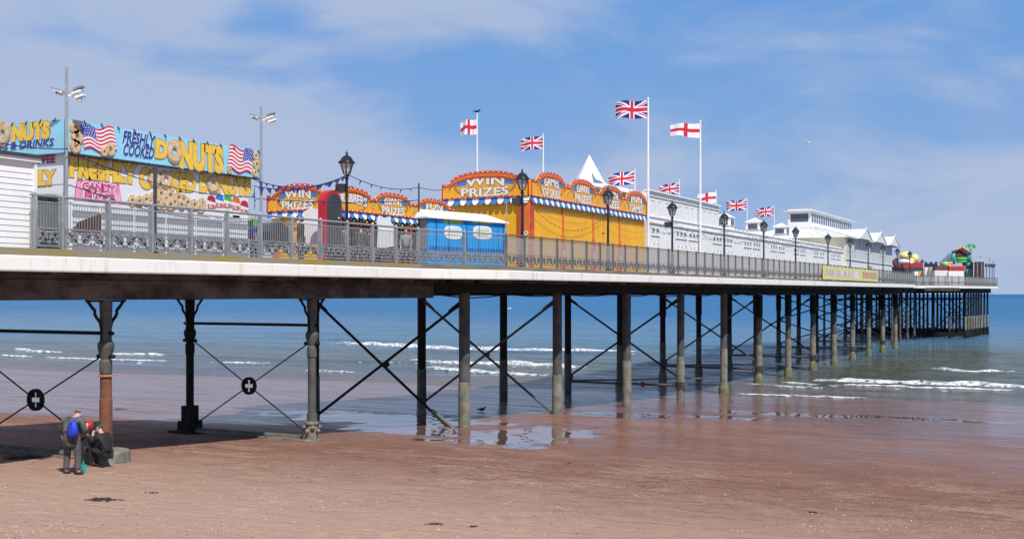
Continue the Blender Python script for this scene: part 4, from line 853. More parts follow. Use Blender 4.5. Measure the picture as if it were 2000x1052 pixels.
mb = MB(); mb.fbox(ff1, .15, W1 - .1, zb - .65, zb - .28, -.15, -.05, 0); mb.fbox(ff1, .2, .55, zd, zb - .3, -.2, -.06, 1); mb.fbox(ff1, .55, W1 - .3, zd, zd + 1.0, -.3, -.1, 0); mb.fbox(ff1, 1.2, W1 - .1, zd + 1.0, zb - .65, -.3, -.14, 0); mb.ring(ff1, .75, zb - .55, .2, .12, -.05, -.03, 12, 1); child('front_wall', st1, mb, ['yellow', 'orange'])
cs = [fs1.at(x)[0] for x in (685, 766, 846)]
round_board(st1, fs1, L1, cs, zb, H + 4.12, H + 4.48, 1.35, [('', ''), ('GIANT', 'PRIZES'), ('FUN', 'GAMES')])
mb = MB(); c = cs[0]; text(mb, fs1, 'GRABBERS', c - 1.15, c + 1.05, zb + .26, zb + .62, .066, .06, 0, .12); text(mb, fs1, 'GRABBERS', c - 1.15, c + 1.05, zb + .26, zb + .62, .072, .035, 1, .12); child('lettering', st1, mb, ['black', 'letter'])
valance(st1, fs1, L1, zb, .28, .02, .30)
round_board(st1, ff1, W1, [W1 * .5], zb, H + 4.15, H + 4.58, 1.25, [('WIN', 'PRIZES')]); valance(st1, ff1, W1, zb, .28, .02, .27)
for i in range(40): s = .4 + i * (L1 - .6) / 40; mb = MB(); mb.ball(fs1(s, zb - .33 - .05 * (i % 2), .05), .045, 4); child('hanging_light', st1, mb, ['paleyellow', 'redtext', 'green'][i % 3])
random.seed(3)
for i in range(7):
    s = 1.2 + i * 1.5; mb = MB(); q_ = fs1(s, zd + 1.25, -.8); mb.ball(q_, .28, 6); mb.ball(q_ + UP * .36, .19, 6); tag(mb.build('plush_prize', ['cloth1', 'paleyellow', 'cloth2', 'redtext', 'violet', 'cloth1', 'lime'][i]), ['pink plush prize nearest the red arch on the stall counter', 'pale yellow plush prize on the stall counter', 'grey plush prize on the stall counter', 'red plush prize on the stall counter', 'violet plush prize on the stall counter', 'second pink plush prize far along the stall counter', 'lime green plush prize at the far end of the stall counter'][i], 'toy', 'plush prizes on the stall counter')
# ================================================================== SMALL DECK OBJECTS
f_ = side(25.4, px=634); a0, a1 = 0, f_.at(668)[0]; zt_ = f_.at(650, 371)[1]; zd = dz(f_.o.y); r = (a1 - a0) / 2
def arch(r_, c, z0, zt2, k=14): return [(c - r_, z0), (c + r_, z0)] + [(c + r_ * math.cos(math.pi * i / k), zt2 - r_ + r_ * math.sin(math.pi * i / k)) for i in range(k + 1)]
ar = thing('arch_board', 'tall round-topped board with thick red rim and dark grey face', 'sign', (-25.5, f_.o.y + r, zd))
mb = MB(); mb.prism(f_, arch(r, r, zd, zt_), -.30, 0); child('rim', ar, mb, 'archred'); mb = MB(); mb.prism(f_, arch(r * .80, r + .05, zd + .1, zt_ - .12), .002, .02); child('face', ar, mb, 'darkgrey'); mb = MB(); mb.ball(f_(r * 1.55, f_.at(660, 426)[1], .03), .035, 6); child('lamp_stud', ar, mb, 'letter')
fA = side(26.6, px=580)
def cutout(fr, pts, label):
    mb = MB(); q = fr.poly(pts); mb.prism(fr, q, -.04, 0); b_ = mb.build('cutout_board', 'white'); tag(b_, label, 'board')
cutout(fA, [(581, 478), (586.5, 464), (583, 448), (581, 434), (591, 426), (594, 414), (603, 410), (610.5, 405), (613, 407), (622, 408), (622.6, 478)], 'blank white cutout board with curved edge left of the red arch')
cutout(side(27.2, px=737), [(737.6, 486), (739.4, 449), (737, 439), (737.6, 429), (742, 421), (752, 426), (763, 423), (764, 434), (769, 440), (771, 450), (769, 481)], 'blank white wavy cutout board in front of the giant prizes sign')
f_ = side(26.0, px=527); mb = MB()
mb.prism(f_, f_.poly([(527, 482), (527, 452), (533, 439), (541, 434), (550, 434), (560, 442), (567, 454), (569, 482)]), -.9, 0); tag(mb.build('covered_machine', 'darkgrey'), 'hunched dark grey covered machine behind the railing right of the booth', 'covered machine')
mb = MB(); f_ = side(25.0, px=494); mb.prism(f_, f_.poly([(494, 430), (508, 430), (506, 441), (496, 441)]), -.3, 0, 0); tag(mb.build('green_bucket', 'green'), 'bright green bucket on a counter at the far end of the donut booth', 'bucket')
mb = MB(); mb.prism(f_, f_.poly([(494, 447), (506, 447), (504, 462), (498, 466)]), -.3, 0, 0); mb.prism(f_, f_.poly([(492, 442), (509, 442), (509, 444), (492, 444)]), -.4, .1, 0); tag(mb.build('side_counter', 'violet'), 'small violet counter beneath the green bucket', 'counter')
# blue sheds
A = Vector((-22.75, UX(836, 22.75), 0)); B = Vector((-21.85, UX(987, 21.85), 0)); fb = Frame(A, (B - A)); Lb = (B - A).length; zd = dz(36) - .0
z0, z1 = fb.at(900, 491)[1], fb.at(900, 428)[1]
sh = thing('blue_shed', 'pair of joined bright blue sheds with a white sloping roof behind the angled railing', 'shed', (A + (B - A) / 2) + UP * zd)
mb = MB(); mb.fbox(fb, 0, Lb, z0, z1, -.5, 0, 0); mb.fbox(fb, 0.02, Lb - .02, zd, z0 - .002, -.48, -.02, 0)
child('wall', sh, mb, ['shedblue', 'midgrey'])
mb = MB(); mb.fbox(fb, -.012, -.001, z0 + .05, z1 - .05, -.46, -.04); child('side_panel', sh, mb, 'midgrey')
for x in (.38, 1.0, 1.9, 2.55, Lb - .15): mb = MB(); s = x * Lb / 4.0 if x < 3 else x; mb.fbox(fb, s, s + .03, z0, z1, 0.001, .022); child('door_edge', sh, mb, 'navy')
mb = MB(); za = z1; zr = fb.at(880, 411)[1]
vs_ = [fb(-.15, za, .12), fb(Lb + .1, za, .12), fb(Lb + .1, za, -.6), fb(-.15, za, -.6), fb(.0, zr, -.42), fb(Lb - .75, zr, -.42)]; vs_ += [v - UP * .05 for v in vs_[:4]]
mb.add(vs_, [(0, 1, 5, 4), (1, 2, 5), (2, 3, 4, 5), (3, 0, 4), (6, 7, 1, 0), (7, 8, 2, 1), (8, 9, 3, 2), (9, 6, 0, 3), (9, 8, 7, 6)]); child('roof', sh, mb, 'white')
for (xa, xb) in ((866, 903), (922, 961)):
    mb = MB(); s0, s2, q0, q2 = tpx(fb, xa, xb, 428.5, 437); mb.fbox(fb, s0, s2, q0, q2, .002, .012, 0); s0, s2, q0, q2 = tpx(fb, xa + 2, xb - 1, 441, 467)
    k = 20; mb.prism(fb, [((s0 + s2) / 2 + (s2 - s0) / 2 * abs(math.cos(t_)) ** .6 * (1 if math.cos(t_) > 0 else -1), (q0 + q2) / 2 + (q2 - q0) / 2 * abs(math.sin(t_)) ** .6 * (1 if math.sin(t_) > 0 else -1)) for t_ in [2 * math.pi * i / k + .01 for i in range(k)]], .002, .014, 1)
    for j in range(4): z = q0 + (q2 - q0) * (.25 + .17 * j); mb.prism(fb, [(s0 + .12, z), (s2 - .15 + .03 * (j % 2), z + .02), (s2 - .2, z + .055), (s0 + .17, z + .04)], .015, .02, 2 + j % 2)
    for j in range(7): w_ = (tpx(fb, xa, xb, 0, 1)); ss = w_[0] + (w_[1] - w_[0]) * (j + .6) / 8; z_ = fb.at((xa + xb) / 2, 434.5)[1]; mb.fbox(fb, ss, ss + .05, z_ - .01, z_ + .07, .013, .018, 2)
    child('sign', sh, mb, ['lime', 'letter', 'palegreen', 'wallgrey'])
mb = MB()
for i in range(44): s = .1 + i * (Lb - .2) / 44; mb.fbox(fb, s, s + .05, z0 + .02, z0 + .16, .002, .01)
child('skirt_vents', sh, mb, 'navy')
# ================================================================== WHITE ARCADE BUILDING
p3 = 24.5; fw = side(p3, px=1262); fw.o.y += .35; L3 = fw.at(1664)[0]; u3 = fw.o.y; zd = dz(u3)
ab = thing('arcade_building', 'long low white arcade building with panelled walls and small square windows', 'building', (-28, u3 + L3 / 2, zd)); zc, zp = H + 4.33, H + 4.66
mb = MB(); mb.box(-32, -p3, u3, u3 + L3, zd - .1, zp); child('wall', ab, mb, 'white')
mb = MB(); mb.fbox(fw, 0, L3, zc - .03, zc + .05, .002, .09); mb.fbox(fw, 0, L3, zp, zp + .07, -.2, .06); child('cornice', ab, mb, 'white')
mb = MB()
for i in range(46):
    s = fw.at(1405)[0] + i * (L3 - fw.at(1405)[0]) / 46; w_ = (L3 - fw.at(1405)[0]) / 46; mb.prism(fw, [(s, zp + .07), (s + w_ * .9, zp + .07), (s + w_ * .45, zp + .2)], -.08, -.02)
child('cresting', ab, mb, 'white')
sb = fw.at(1405)[0]; ztop = H + 6.22
mb = MB(); mb.box(-31.5, -p3 + .0 - .03, u3 + .02, u3 + sb, zp + .075, ztop); bl = child('upper_block', ab, mb, 'white')
mb = MB(); mb.fbox(fw, -.02, sb + .1, ztop, ztop + .09, -.3, .12); mb.fbox(fw, 0, sb + .05, ztop - .30, ztop - .25, -.028, .03); child('cornice', bl, mb, 'white')
def panel_lines(mb, fr, s0, s1_, z0, z1, d, w=.03, arch_=False):
    mb.fbox(fr, s0, s0 + w, z0, z1, d, d + .025); mb.fbox(fr, s1_ - w, s1_, z0, z1, d, d + .025)
    if not arch_: mb.fbox(fr, s0 + w, s1_ - w, z1 - w, z1, d, d + .025)
    else:
        r_ = (s1_ - s0) / 2; c = (s0 + s1_) / 2
        for i in range(8):
            a, b_ = math.pi * i / 8, math.pi * (i + 1) / 8; mb.prism(fr, [(c + (r_ - w) * math.cos(a), z1 + (r_ - w) * math.sin(a)), (c + r_ * math.cos(a), z1 + r_ * math.sin(a)), (c + r_ * math.cos(b_), z1 + r_ * math.sin(b_)), (c + (r_ - w) * math.cos(b_), z1 + (r_ - w) * math.sin(b_))], d, d + .025)
mb = MB(); k = 11
for i in range(k): s = .3 + i * (sb - .4) / k; panel_lines(mb, fw, s + .12, s + .80, zp + .2, ztop - .50, -.03)
child('panel_moulding', bl, mb, 'wallgrey')
# bays of small windows, ledges and blind arches
mb = MB(); s = .55; bay = 0; wins = []
gaps = []
while s < L3 - 5.0:
    g = 2 if bay == 0 else 3
    for gi in range(2 if bay else 1):
        for j in range(g): wins.append(s); s += .72
        s += .35
    sA = s; bay += 1
    for j in range(3): gaps.append(s + .1); s += .78
    s += .25
for a in wins:
    w_ = MB(); w_.fbox(fw, a, a + .50, zc - .60, zc - .27, .002, .03, 0); w_.fbox(fw, a + .05, a + .45, zc - .55, zc - .32, .031, .036, 1); w_.fbox(fw, a + .24, a + .26, zc - .55, zc - .32, .037, .045, 0); child('window', ab, w_, ['white', 'glassdark'])
    mb.fbox(fw, a - .08, a + .62, zc - .78, zc - .73, .002, .06)
    panel_lines(mb, fw, a + .02, a + .50, zd, zc - 1.42, .002, .035, True)
for a in gaps: panel_lines(mb, fw, a, a + .55, zd, zc - .5, .002, .035)
child('moulding', ab, mb, 'wallgrey')
mb = MB(); mb.add([(-p3 - .5, u3 + sb, zp), (-p3 - .5, u3 + L3, zp), (-29, u3 + L3, zp + .75), (-29, u3 + sb, zp + .75), (-32, u3 + sb, zp), (-32, u3 + L3, zp)], [(0, 1, 2, 3), (3, 2, 5, 4), (0, 3, 4), (1, 5, 2)]); child('roof', ab, mb, 'roofsheet')
for px, ya in ((1416, 415), (1474, 425), (1526, 435)):
    pc = 27.6; u = UX(px, pc); zz_ = H + 5.0; hgt = P(px, ya, pc).z; he = hgt - .42; w_ = .62
    mb = MB(); mb.box(-pc - w_, -pc + w_, u - w_, u + w_, zz_, he); cu = child('cupola', ab, mb, 'white')
    mb = MB(); mb.add([(-pc - w_ - .12, u - w_ - .12, he), (-pc + w_ + .12, u - w_ - .12, he), (-pc + w_ + .12, u + w_ + .12, he), (-pc - w_ - .12, u + w_ + .12, he), (-pc, u, hgt)], [(0, 1, 4), (1, 2, 4), (2, 3, 4), (3, 0, 4), (3, 2, 1, 0)]); child('roof', cu, mb, 'roofsheet')
    f1 = Frame((-pc - w_, u - w_, 0), (1, 0, 0)); f2 = Frame((-pc + w_, u - w_, 0), (0, 1, 0))
    for f_ in (f1, f2): mb = MB(); mb.fbox(f_, .2, 2 * w_ - .2, he - .62, he - .16, .002, .02); mb.fbox(f_, .02, 2 * w_ - .02, he - .74, he - .70, .002, .05); child('window', cu, mb, 'glassdark')
# bunting lights along the cornice
mb = MB()
for i in range(12):
    a, b_ = L3 * i / 12, L3 * (i + 1) / 12; pts = cat_pts(fw(a, zc + .05 + (.25 if i > 3 else .0), .2), fw(b_, zc + .05 + (.25 if i > 3 else 0), .2), .25, 10); mb.path(pts, .014, 4)
    for q_ in pts[1::2]: mb.ball(q_ - UP * .05, .05, 4)
tag(mb.build('string_lights', 'midgrey'), 'string of small bulbs draped along the white arcade building', 'string lights')
# ================================================================== PAVILION
p4 = 24.2; u4 = P(1652, 480, p4).y; L4 = UX(1742, p4) - u4; ze = P(1655, 462, p4).z; zd = dz(u4); f4 = side(p4, u=u4); W4 = 10.6
pv = thing('pavilion', 'big white pavilion with sloping sheet roof, clerestory lantern and three side gables', 'pavilion', (-28, u4 + L4 / 2, zd))
mb = MB(); mb.box(-p4 - W4, -p4, u4, u4 + L4, zd, ze); child('wall', pv, mb, 'white')
mb = MB(); fp = front(p4, u4, W4); mb.fbox(fp, 0, W4 - .01, zd + 1, ze - .1, .002, .03, 0)
for i in range(5): mb.fbox(fp, i * W4 / 5, i * W4 / 5 + .12, zd + 1, ze - .1, .031, .07, 1)
child('cream_end_wall', pv, mb, ['cream', 'white'])
ov = .9; cx_ = -p4 - W4 / 2; zr = ze + 1.15
mb = MB(); e = [(-p4 + ov * .5, u4 - ov, ze), (-p4 + ov * .5, u4 + L4 + ov, ze), (-p4 - W4 - ov, u4 + L4 + ov, ze), (-p4 - W4 - ov, u4 - ov, ze), (cx_ + 1.5, u4 + 2.2, zr), (cx_ + 1.4, u4 + L4 - 3, zr), (cx_ - 1.4, u4 + L4 - 3, zr), (cx_ - 1.5, u4 + 2.2, zr)]
e2 = [(x, y, z - .12) for x, y, z in e[:4]]; mb.add(e + e2, [(0, 1, 5, 4), (1, 2, 6, 5), (2, 3, 7, 6), (3, 0, 4, 7), (4, 5, 6, 7), (8, 9, 1, 0), (9, 10, 2, 1), (10, 11, 3, 2), (11, 8, 0, 3), (11, 10, 9, 8)])
for i in range(11):
    a = Vector(e[0]).lerp(Vector(e[3]), i / 10); b_ = Vector(e[4]).lerp(Vector(e[7]), i / 10); mb.beam(a + UP * .03, b_ + UP * .03, .06, .05)
for i in range(20): a = Vector(e[0]).lerp(Vector(e[1]), i / 19); b_ = Vector(e[4]).lerp(Vector(e[5]), i / 19); mb.beam(a + UP * .03, b_ + UP * .03, .06, .05)
child('roof', pv, mb, 'roofsheet')
for i, px in enumerate((1688, 1717, 1744)):
    u = min(UX(px, p4 - .5), u4 + L4 - .3); w_ = 3.3; zg = P(px, (447, 454.5, 462)[i], p4 - .5).z; x0 = -p4 + .75; mb = MB(); zl = ze - .05
    mb.add([(x0, u - w_, zl), (x0, u + w_, zl), (x0, u, zg), (cx_, u, zg), (cx_, u - w_, zl), (cx_, u + w_, zl), (x0 - .1, u - w_ * .82, zl), (x0 - .1, u + w_ * .82, zl)], [(0, 2, 3, 4), (2, 1, 5, 3), (0, 1, 2)]); mb.beam((x0 + .02, u - w_ - .15, zl), (x0 + .02, u, zg + .06), .1, .14); mb.beam((x0 + .02, u + w_ + .15, zl), (x0 + .02, u, zg + .06), .1, .14)
    mb.tube((x0, u, zg), (x0, u, zg + .3), .03); child('gable', pv, mb, 'roofsheet')
for i in range(4):
    mb = MB(); a, b_ = L4 * i / 4 + .25, L4 * (i + 1) / 4 - .25; mb.fbox(f4, a, b_, zd + 2.6, ze - .25, .002, .03, 0); n = 9
    for j in range(n + 1): s = a + (b_ - a) * j / n; mb.fbox(f4, s - .05, s + .05, zd + 2.6, ze - .25, .031, .06, 1)
    child('window', pv, mb, ['paleglass', 'white'])
mb = MB(); mb.fbox(f4, 0, L4, zd + 2.35, zd + 2.5, .002, .12)
for i in range(14): panel_lines(mb, f4, i * L4 / 14 + .2, (i + 1) * L4 / 14 - .2, zd, zd + 2.0, .002, .05)
child('moulding', pv, mb, 'wallgrey'); mb = MB(); mb.fbox(f4, L4 * .42, L4 * .52, zd, zd + 1.9, .002, .02); child('door', pv, mb, 'midgrey')
# lantern
pl = p4 + W4 / 2 - 1.25; ul = UX(1579, pl); ul = max(ul, u4 + 3.2)
zl1 = P(1579, 419, pl).z; scale_u = 0; Ll = L4 - 7
mb = MB(); mb.box(cx_ - 1.25, cx_ + 1.25, u4 + 2.0, u4 + 2.0 + Ll, zr - .02, zr + 1.75); lt = child('clerestory', pv, mb, 'white')
mb = MB(); mb.box(cx_ - 1.6, cx_ + 1.6, u4 + 1.6, u4 + 2.4 + Ll, zr + 1.755, zr + 1.85); mb.box(cx_ - 1.2, cx_ + 1.2, u4 + 1.9, u4 + 2.1 + Ll, zr + 1.852, zr + 2.0); child('roof', lt, mb, 'roofsheet')
f5 = Frame((cx_ + 1.25, u4 + 2.0, 0), (0, 1, 0)); f6 = Frame((cx_ - 1.25, u4 + 2.0, 0), (1, 0, 0)); n = 19
for i in range(n): mb = MB(); mb.fbox(f5, Ll * i / n + .28, Ll * (i + 1) / n - .18, zr + .6, zr + 1.5, .002, .03); child('window', lt, mb, 'glassdark')
mb = MB(); mb.fbox(f6, .3, 2.2, zr + .65, zr + 1.5, .002, .03); child('window', lt, mb, 'glassdark')
# spired canopy
mb = MB(); q = P(1151, 303, 29); b0_ = P(1151, 358, 29).z; b1 = P(1151, 374, 29).z - .8
for k in range(12):
    pass
prof = [(3.6, b1), (3.2, b0_ - .55), (1.1, b0_ - .05), (.95, b0_ + .08), (.02, q.z)]
mb.lathe((q.x, q.y, 0), prof, 8); sp_ = mb.build('spire_canopy', 'white', None); tag(sp_, 'white pointed canopy spire rising behind the yellow stall', 'canopy')
mb = MB(); mb.add([(-24.7, u3 - .3, H + 5.9), (-24.7, u3 + 1.5, H + 6.0), (-31, u3 + 1.5, H + 6.6), (-31, u3 - 6, H + 6.6), (-25.6, u3 - 6.5, H + 6.1)], [(0, 1, 2, 3, 4)]); mb.box(-31.5, -30.5, u3 - 8, u3 + 1, dz(u3), H + 6.1)
tag(mb.build('entrance_canopy', 'white'), 'white sloping canopy between the spire and the tall white block', 'canopy')
# ================================================================== FLAGS
UR, UW, UB = (.60, .015, .05), (.80, .80, .82), (.01, .02, .20)
def union(a, b_):
    x, y = a * 2 - 1, (b_ * 2 - 1) * .5
    if abs(x) < .1 or abs(y) < .1: return UR
    if abs(x) < .167 or abs(y) < .167: return UW
    d1 = (y - x * .5) / 1.118; d2 = (y + x * .5) / 1.118
    for d_, sg in ((d1, 1 if x > 0 else -1), (d2, -1 if x > 0 else 1)):
        if 0 < d_ * sg * -1 < .066: return UR
    if abs(d1) < .10 or abs(d2) < .10: return UW
    return UB
def george(a, b_): return UR if abs(a - .5) < .07 or abs(b_ - .5) < .115 else UW
def flag(kind, px, p_, ytop, box, label, kd, droop=.0, base=None, amp=.10, cap=False, taper=0):
    u = UX(px, p_); zt_ = P(px, ytop, p_).z; zb = base if base else dz(u); t_ = thing('flagpole', label, 'flagpole', (-p_, u, zb), 'flagpoles along the pier')
    r0 = .085 if zt_ > H + 11 else .05; mb = MB(); mb.tube((-p_, u, zb), (-p_, u, zt_), r0, r0 * .6, 10); mb.ball((-p_, u, zt_), r0 * .9, 6); child('pole', t_, mb, 'white', smooth=False)
    x0, x1, ya, yb = box; D = (Vector((-p_, u, 0))).dot(FW); sc = D / F; w_ = (x1 - x0) * sc; h_ = (yb - ya) * sc; ztp = H + (HZ - ya) * sc
    dirv = (-RT * 1.0 + FW * .18); ph = random.random() * 6
    def pos(a, b_):
        aa = a; c = Vector((-p_, u, 0)) + dirv * (w_ * aa) ; z = ztp - h_ * (1 - b_) * (1 - taper * aa) - droop * h_ * aa - h_ * taper * .35 * aa
        z += amp * .5 * h_ * aa * math.sin(aa * 5.5 + ph); c += FW * (amp * 1.5 * w_ * math.sin(aa * 9 + ph + b_ * 1.2) * aa)
        return c + UP * z
    o_ = color_grid('flag', t_, kd, pos, 84, 48, 'flag_cloth'); return t_
random.seed(5)
flag('u', 1266, 24.3, 193, (1203, 1265, 196, 231), 'very tall white flagpole flying a Union flag at the corner of the white block', union, .02, taper=.05)
flag('g', 1368, 24.3, 237, (1310, 1366, 241, 270), 'very tall white flagpole flying a red cross flag right of the tall Union flag', george, -.08, taper=.25)
fg = flag('g', 932, 28, 222, (898, 931, 233, 262), 'white flagpole with a red cross flag, its top carrying a perched bird', george, .12, amp=.2)
flag('u', 1061, 28, 262, (1016, 1059, 266, 291), 'white flagpole with a Union flag behind the games of skill board', union, .08)
flag('u', 1240, 30, 331, (1188, 1238, 333, 358), 'white flagpole with a Union flag just right of the white spire', union, .30)
flag('u', 1327, 29.7, 352, (1288, 1326, 356, 378), 'white flagpole with a Union flag half hidden behind the tall white block', union, .25)
flag('g', 1399, 29.7, 371, (1362, 1398, 375, 396), 'short white flagpole with a red cross flag beside the first cupola', george, .15)
flag('u', 1459, 29.7, 387, (1418, 1457, 389, 409), 'short white flagpole with a Union flag by the second cupola', union, .2)
flag('u', 1512, 29.7, 401, (1478, 1511, 403, 421), 'short white flagpole with a Union flag by the third cupola', union, .2)
# ================================================================== BIRDS
def bird(loc, label, mat, s=1.0, stand=True, wings=False, head=1):
    mb = MB(); q = Vector(loc); mb.ball(q + UP * .14 * s, .10 * s, 8, 0, (2.1, 1.1, 1.0)); mb.ball(q + UP * .26 * s + RT * head * .19 * s, .065 * s, 6); mb.tube(q + UP * .25 * s + RT * head * .24 * s, q + UP * .24 * s + RT * head * .33 * s, .02 * s, .004, 5); mb.tube(q + UP * .15 * s - RT * head * .15 * s, q + UP * .11 * s - RT * head * .36 * s, .06 * s, .02 * s, 6); mb.tube(q + UP * .16 * s + RT * head * .14 * s, q + UP * .24 * s + RT * head * .19 * s, .06 * s, .05 * s, 6)
    if stand:
        for k in (-.03, .03): mb.tube(q + FW * k, q + UP * .09 * s + FW * k, .008 * s, n=4)
    if wings:
        for sg in (-1, 1):
            a = q + UP * .18 * s; b_ = a + RT * sg * .38 * s + UP * .12 * s; c = a + RT * sg * .85 * s + UP * .0 * s; mb.beam(a, b_, .22 * s, .03 * s); mb.beam(b_, c, .13 * s, .02 * s)
    o_ = mb.build('seagull' if mat == 'letter' else 'bird', mat, smooth=True); tag(o_, label, 'bird'); return o_
top = P(932, 222, 28); bird(top + UP * .03, 'dark bird perched on top of the flagpole behind the win prizes board', 'navyflag', .62)
q = G(272, 712, .02); bird(q, 'small white gull standing in the shallows left of the second column', 'letter', .8)
bird(AT(1578, 281, 160), 'white gull gliding in the sky right of the flags', 'letter', 1.05, False, True)
bird(P(1579, 414, pl) , 'dark bird perched on the clerestory roof', 'darkgrey', .9) if False else None
bx = Vector((cx_, u4 + 5.5, zr + 2.0)); bird(bx, 'dark bird perched on the clerestory roof of the pavilion', 'darkgrey', 1.1)
q = SG(941, 803); bird(q, 'small dark crow on the shaded sand behind the first concrete column', 'black', .75)
q = G(995, 604, 0); bird(q + UP * -.05, 'distant white gull floating on the sea between two columns', 'letter', 3)
# ================================================================== BUNTING STRINGS
def bunting(a, b_, sag, label, cols=('navyflag', 'redtext'), n=14, flags_=True, size=.16, bulbs=False):
    mb = MB(); pts = cat_pts(a, b_, sag, n); mb.path(pts, .013, 4)
    for i, q_ in enumerate(pts[1:-1]):
        if flags_: d = (pts[i + 2] - q_).normalized(); s_ = size * random.uniform(.5, 1.2); tl = RT * random.uniform(-.08, .08); mb.add([q_ - d * s_ * .5, q_ + d * s_ * .5, q_ - UP * s_ * 1.1 + tl, q_ - d * s_ * .5 + FW * .004, q_ + d * s_ * .5 + FW * .004, q_ - UP * s_ * 1.1 + tl + FW * .004], [(0, 1, 2), (5, 4, 3)], i % 2 if i % 5 == 2 else 0)
        if bulbs: mb.ball(q_ - UP * .05, .04, 4)
    o_ = mb.build('bunting', list(cols)); tag(o_, label, 'bunting')
bunting(P(495, 350, 24), P(683, 339, 22), .35, 'upper bunting line between the donut booth and the first lamp post', n=15)
bunting(P(495, 363, 24), P(683, 343, 22), .25, 'lower bunting line between the donut booth and the first lamp post', n=13)
bunting(P(683, 343, 22), P(818, 366, 23.2), .22, 'bunting line from the first lamp post to the dark pole', n=7, size=.13)
bunting(P(818, 366, 23.2), P(867, 371, 28), .05, 'short bunting line from the dark pole to the yellow stall', n=4, size=.12)
bunting(P(500, 388, 24), P(818, 391, 23.2), .1, 'low string passing in front of the small orange stall', n=16, size=.1)
bunting(P(133, 296, 23.7), P(500, 385, 23.7), .3, 'thin cable with bulbs looping across the donut booth front', n=16, flags_=False, bulbs=False)
bunting(P(0, 279, 23.6), P(133, 291, 23.7), .05, 'thin cable running across the short side of the donut sign', n=5, flags_=False)
bunting(P(497, 366, 24.1), P(497, 410, 24.1), .0, 'short vertical string of pennants hanging at the end of the booth', n=4, size=.14)
# ================================================================== YELLOW BANNER
q = side(20.78, px=1607); Lq = q.at(1714)[0]; zq = dz(q.o.y + Lq / 2); mb = MB(); mb.fbox(q, 0, Lq, zq - .0, zq + 1.12, -.01, .01); bn_ = mb.build('yellow_banner', 'paleyellow'); tag(bn_, 'long faded yellow banner with lilac and red lettering tied to the far railing', 'banner')
random.seed(8); s = .8
def block(a, b_, c, d, m_): mb = MB(); mb.fbox(q, a, b_, c, d, .011, .016); child('lettering', bn_, mb, m_)
while s < Lq * .50:
    w_ = random.uniform(.3, .6); block(s, s + w_ * .62, zq + .30, zq + .84 + random.uniform(-.08, .05), random.choice(['lilac', 'lilac', 'wallgrey'])); s += w_
block(Lq * .52, Lq * .60, zq + .25, zq + .9, 'wallgrey')
for k in range(9): block(Lq * (.68 + .034 * k), Lq * (.703 + .034 * k), zq + .28, zq + .90, 'cloth1')
# ================================================================== PIER HEAD RIDES
def ride_at(px, depth): v = AT(px, HZ, depth); return Vector((v.x, v.y, dz(v.y)))
def zpx(py, depth): return H + (HZ - py) * depth / F
D1 = 160; c = ride_at(1775, D1 + 3); t_ = thing('fairground_ride', 'yellow and white domed fairground ride with red base', 'ride', c); k = D1 / F
mb = MB()
for px, py, r_, sq in ((1767, 500, 11, .8), (1772, 497, 10, .7), (1786, 505, 9, 1.1), (1780, 510, 9, .8)): q_ = AT(px, py, D1 + 3); mb.ball(q_, r_ * k, 10, 0, (1, 1, sq))
child('yellow_canopy', t_, mb, 'paleyellow', smooth=True)
mb = MB()
for px, py, r_ in ((1766, 511, 9), (1775, 513, 7), (1771, 530, 8)): mb.ball(AT(px, py, D1), r_ * k, 8, 0, (1.3, 1, .6))
child('white_body', t_, mb, 'white', smooth=True)
mb = MB(); mb.beam(AT(1762, 520, D1), AT(1800, 516, D1), 1.0, .7, 0); mb.beam(AT(1765, 527, D1 - 1), AT(1798, 525, D1 - 1), 1.0, .6, 1); mb.beam(AT(1748, 520, D1 + 2), AT(1758, 512, D1 + 2), 1, 1.6, 2); mb.beam(AT(1744, 530, D1 + 2), AT(1764, 533, D1), 1, 1.4, 1); child('base', t_, mb, ['redtext', 'darkgrey', 'maroon'])
D2 = 184; k = D2 / F
def bxp(mb, x0, x1, y0, y1, D, dep=1.5, mi=0):
    a = AT(x0, y1, D); b_ = AT(x1, y0, D); w_ = RT * ((x1 - x0) * D / F); u_ = UP * ((y1 - y0) * D / F); d_ = FW * dep
    mb.add([a, a + w_, a + w_ + u_, a + u_, a + d_, a + w_ + d_, a + w_ + u_ + d_, a + u_ + d_], [(0, 1, 2, 3), (5, 4, 7, 6), (1, 5, 6, 2), (4, 0, 3, 7), (3, 2, 6, 7), (4, 5, 1, 0)], mi); return mb
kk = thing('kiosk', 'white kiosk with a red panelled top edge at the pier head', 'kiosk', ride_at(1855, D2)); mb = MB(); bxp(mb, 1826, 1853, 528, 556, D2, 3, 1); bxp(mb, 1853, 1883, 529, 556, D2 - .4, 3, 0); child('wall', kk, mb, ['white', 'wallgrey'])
mb = MB(); bxp(mb, 1826, 1852, 519, 528, D2, 2.6, 0); bxp(mb, 1855, 1886, 519, 528.7, D2 - .4, 2.6, 1); bxp(mb, 1857, 1884, 520.5, 527, D2 - .45, .03, 2); child('parapet', kk, mb, ['maroon', 'orange', 'redtext'])
kb = MB(); bxp(kb, 1807, 1824, 522, 546, D2 + 2, 3, 0); bxp(kb, 1818, 1827, 520, 546, D2 + 1, 3, 1); tag(kb.build('small_kiosk', ['white', 'cream']), 'small white and cream hut left of the red topped kiosk', 'hut')
kb = MB(); bxp(kb, 1792, 1805, 515, 540, D2 + 3, 2, 0); bxp(kb, 1786, 1793, 528, 540, D2 + 2, 2, 1); tag(kb.build('small_kiosk', ['tan', 'white']), 'tan and white booth just right of the yellow ride', 'booth')
D3 = 192; inf = thing('inflatable_slide', 'inflatable slide with teal towers, tan gabled roof and green bumper', 'inflatable', ride_at(1872, D3))
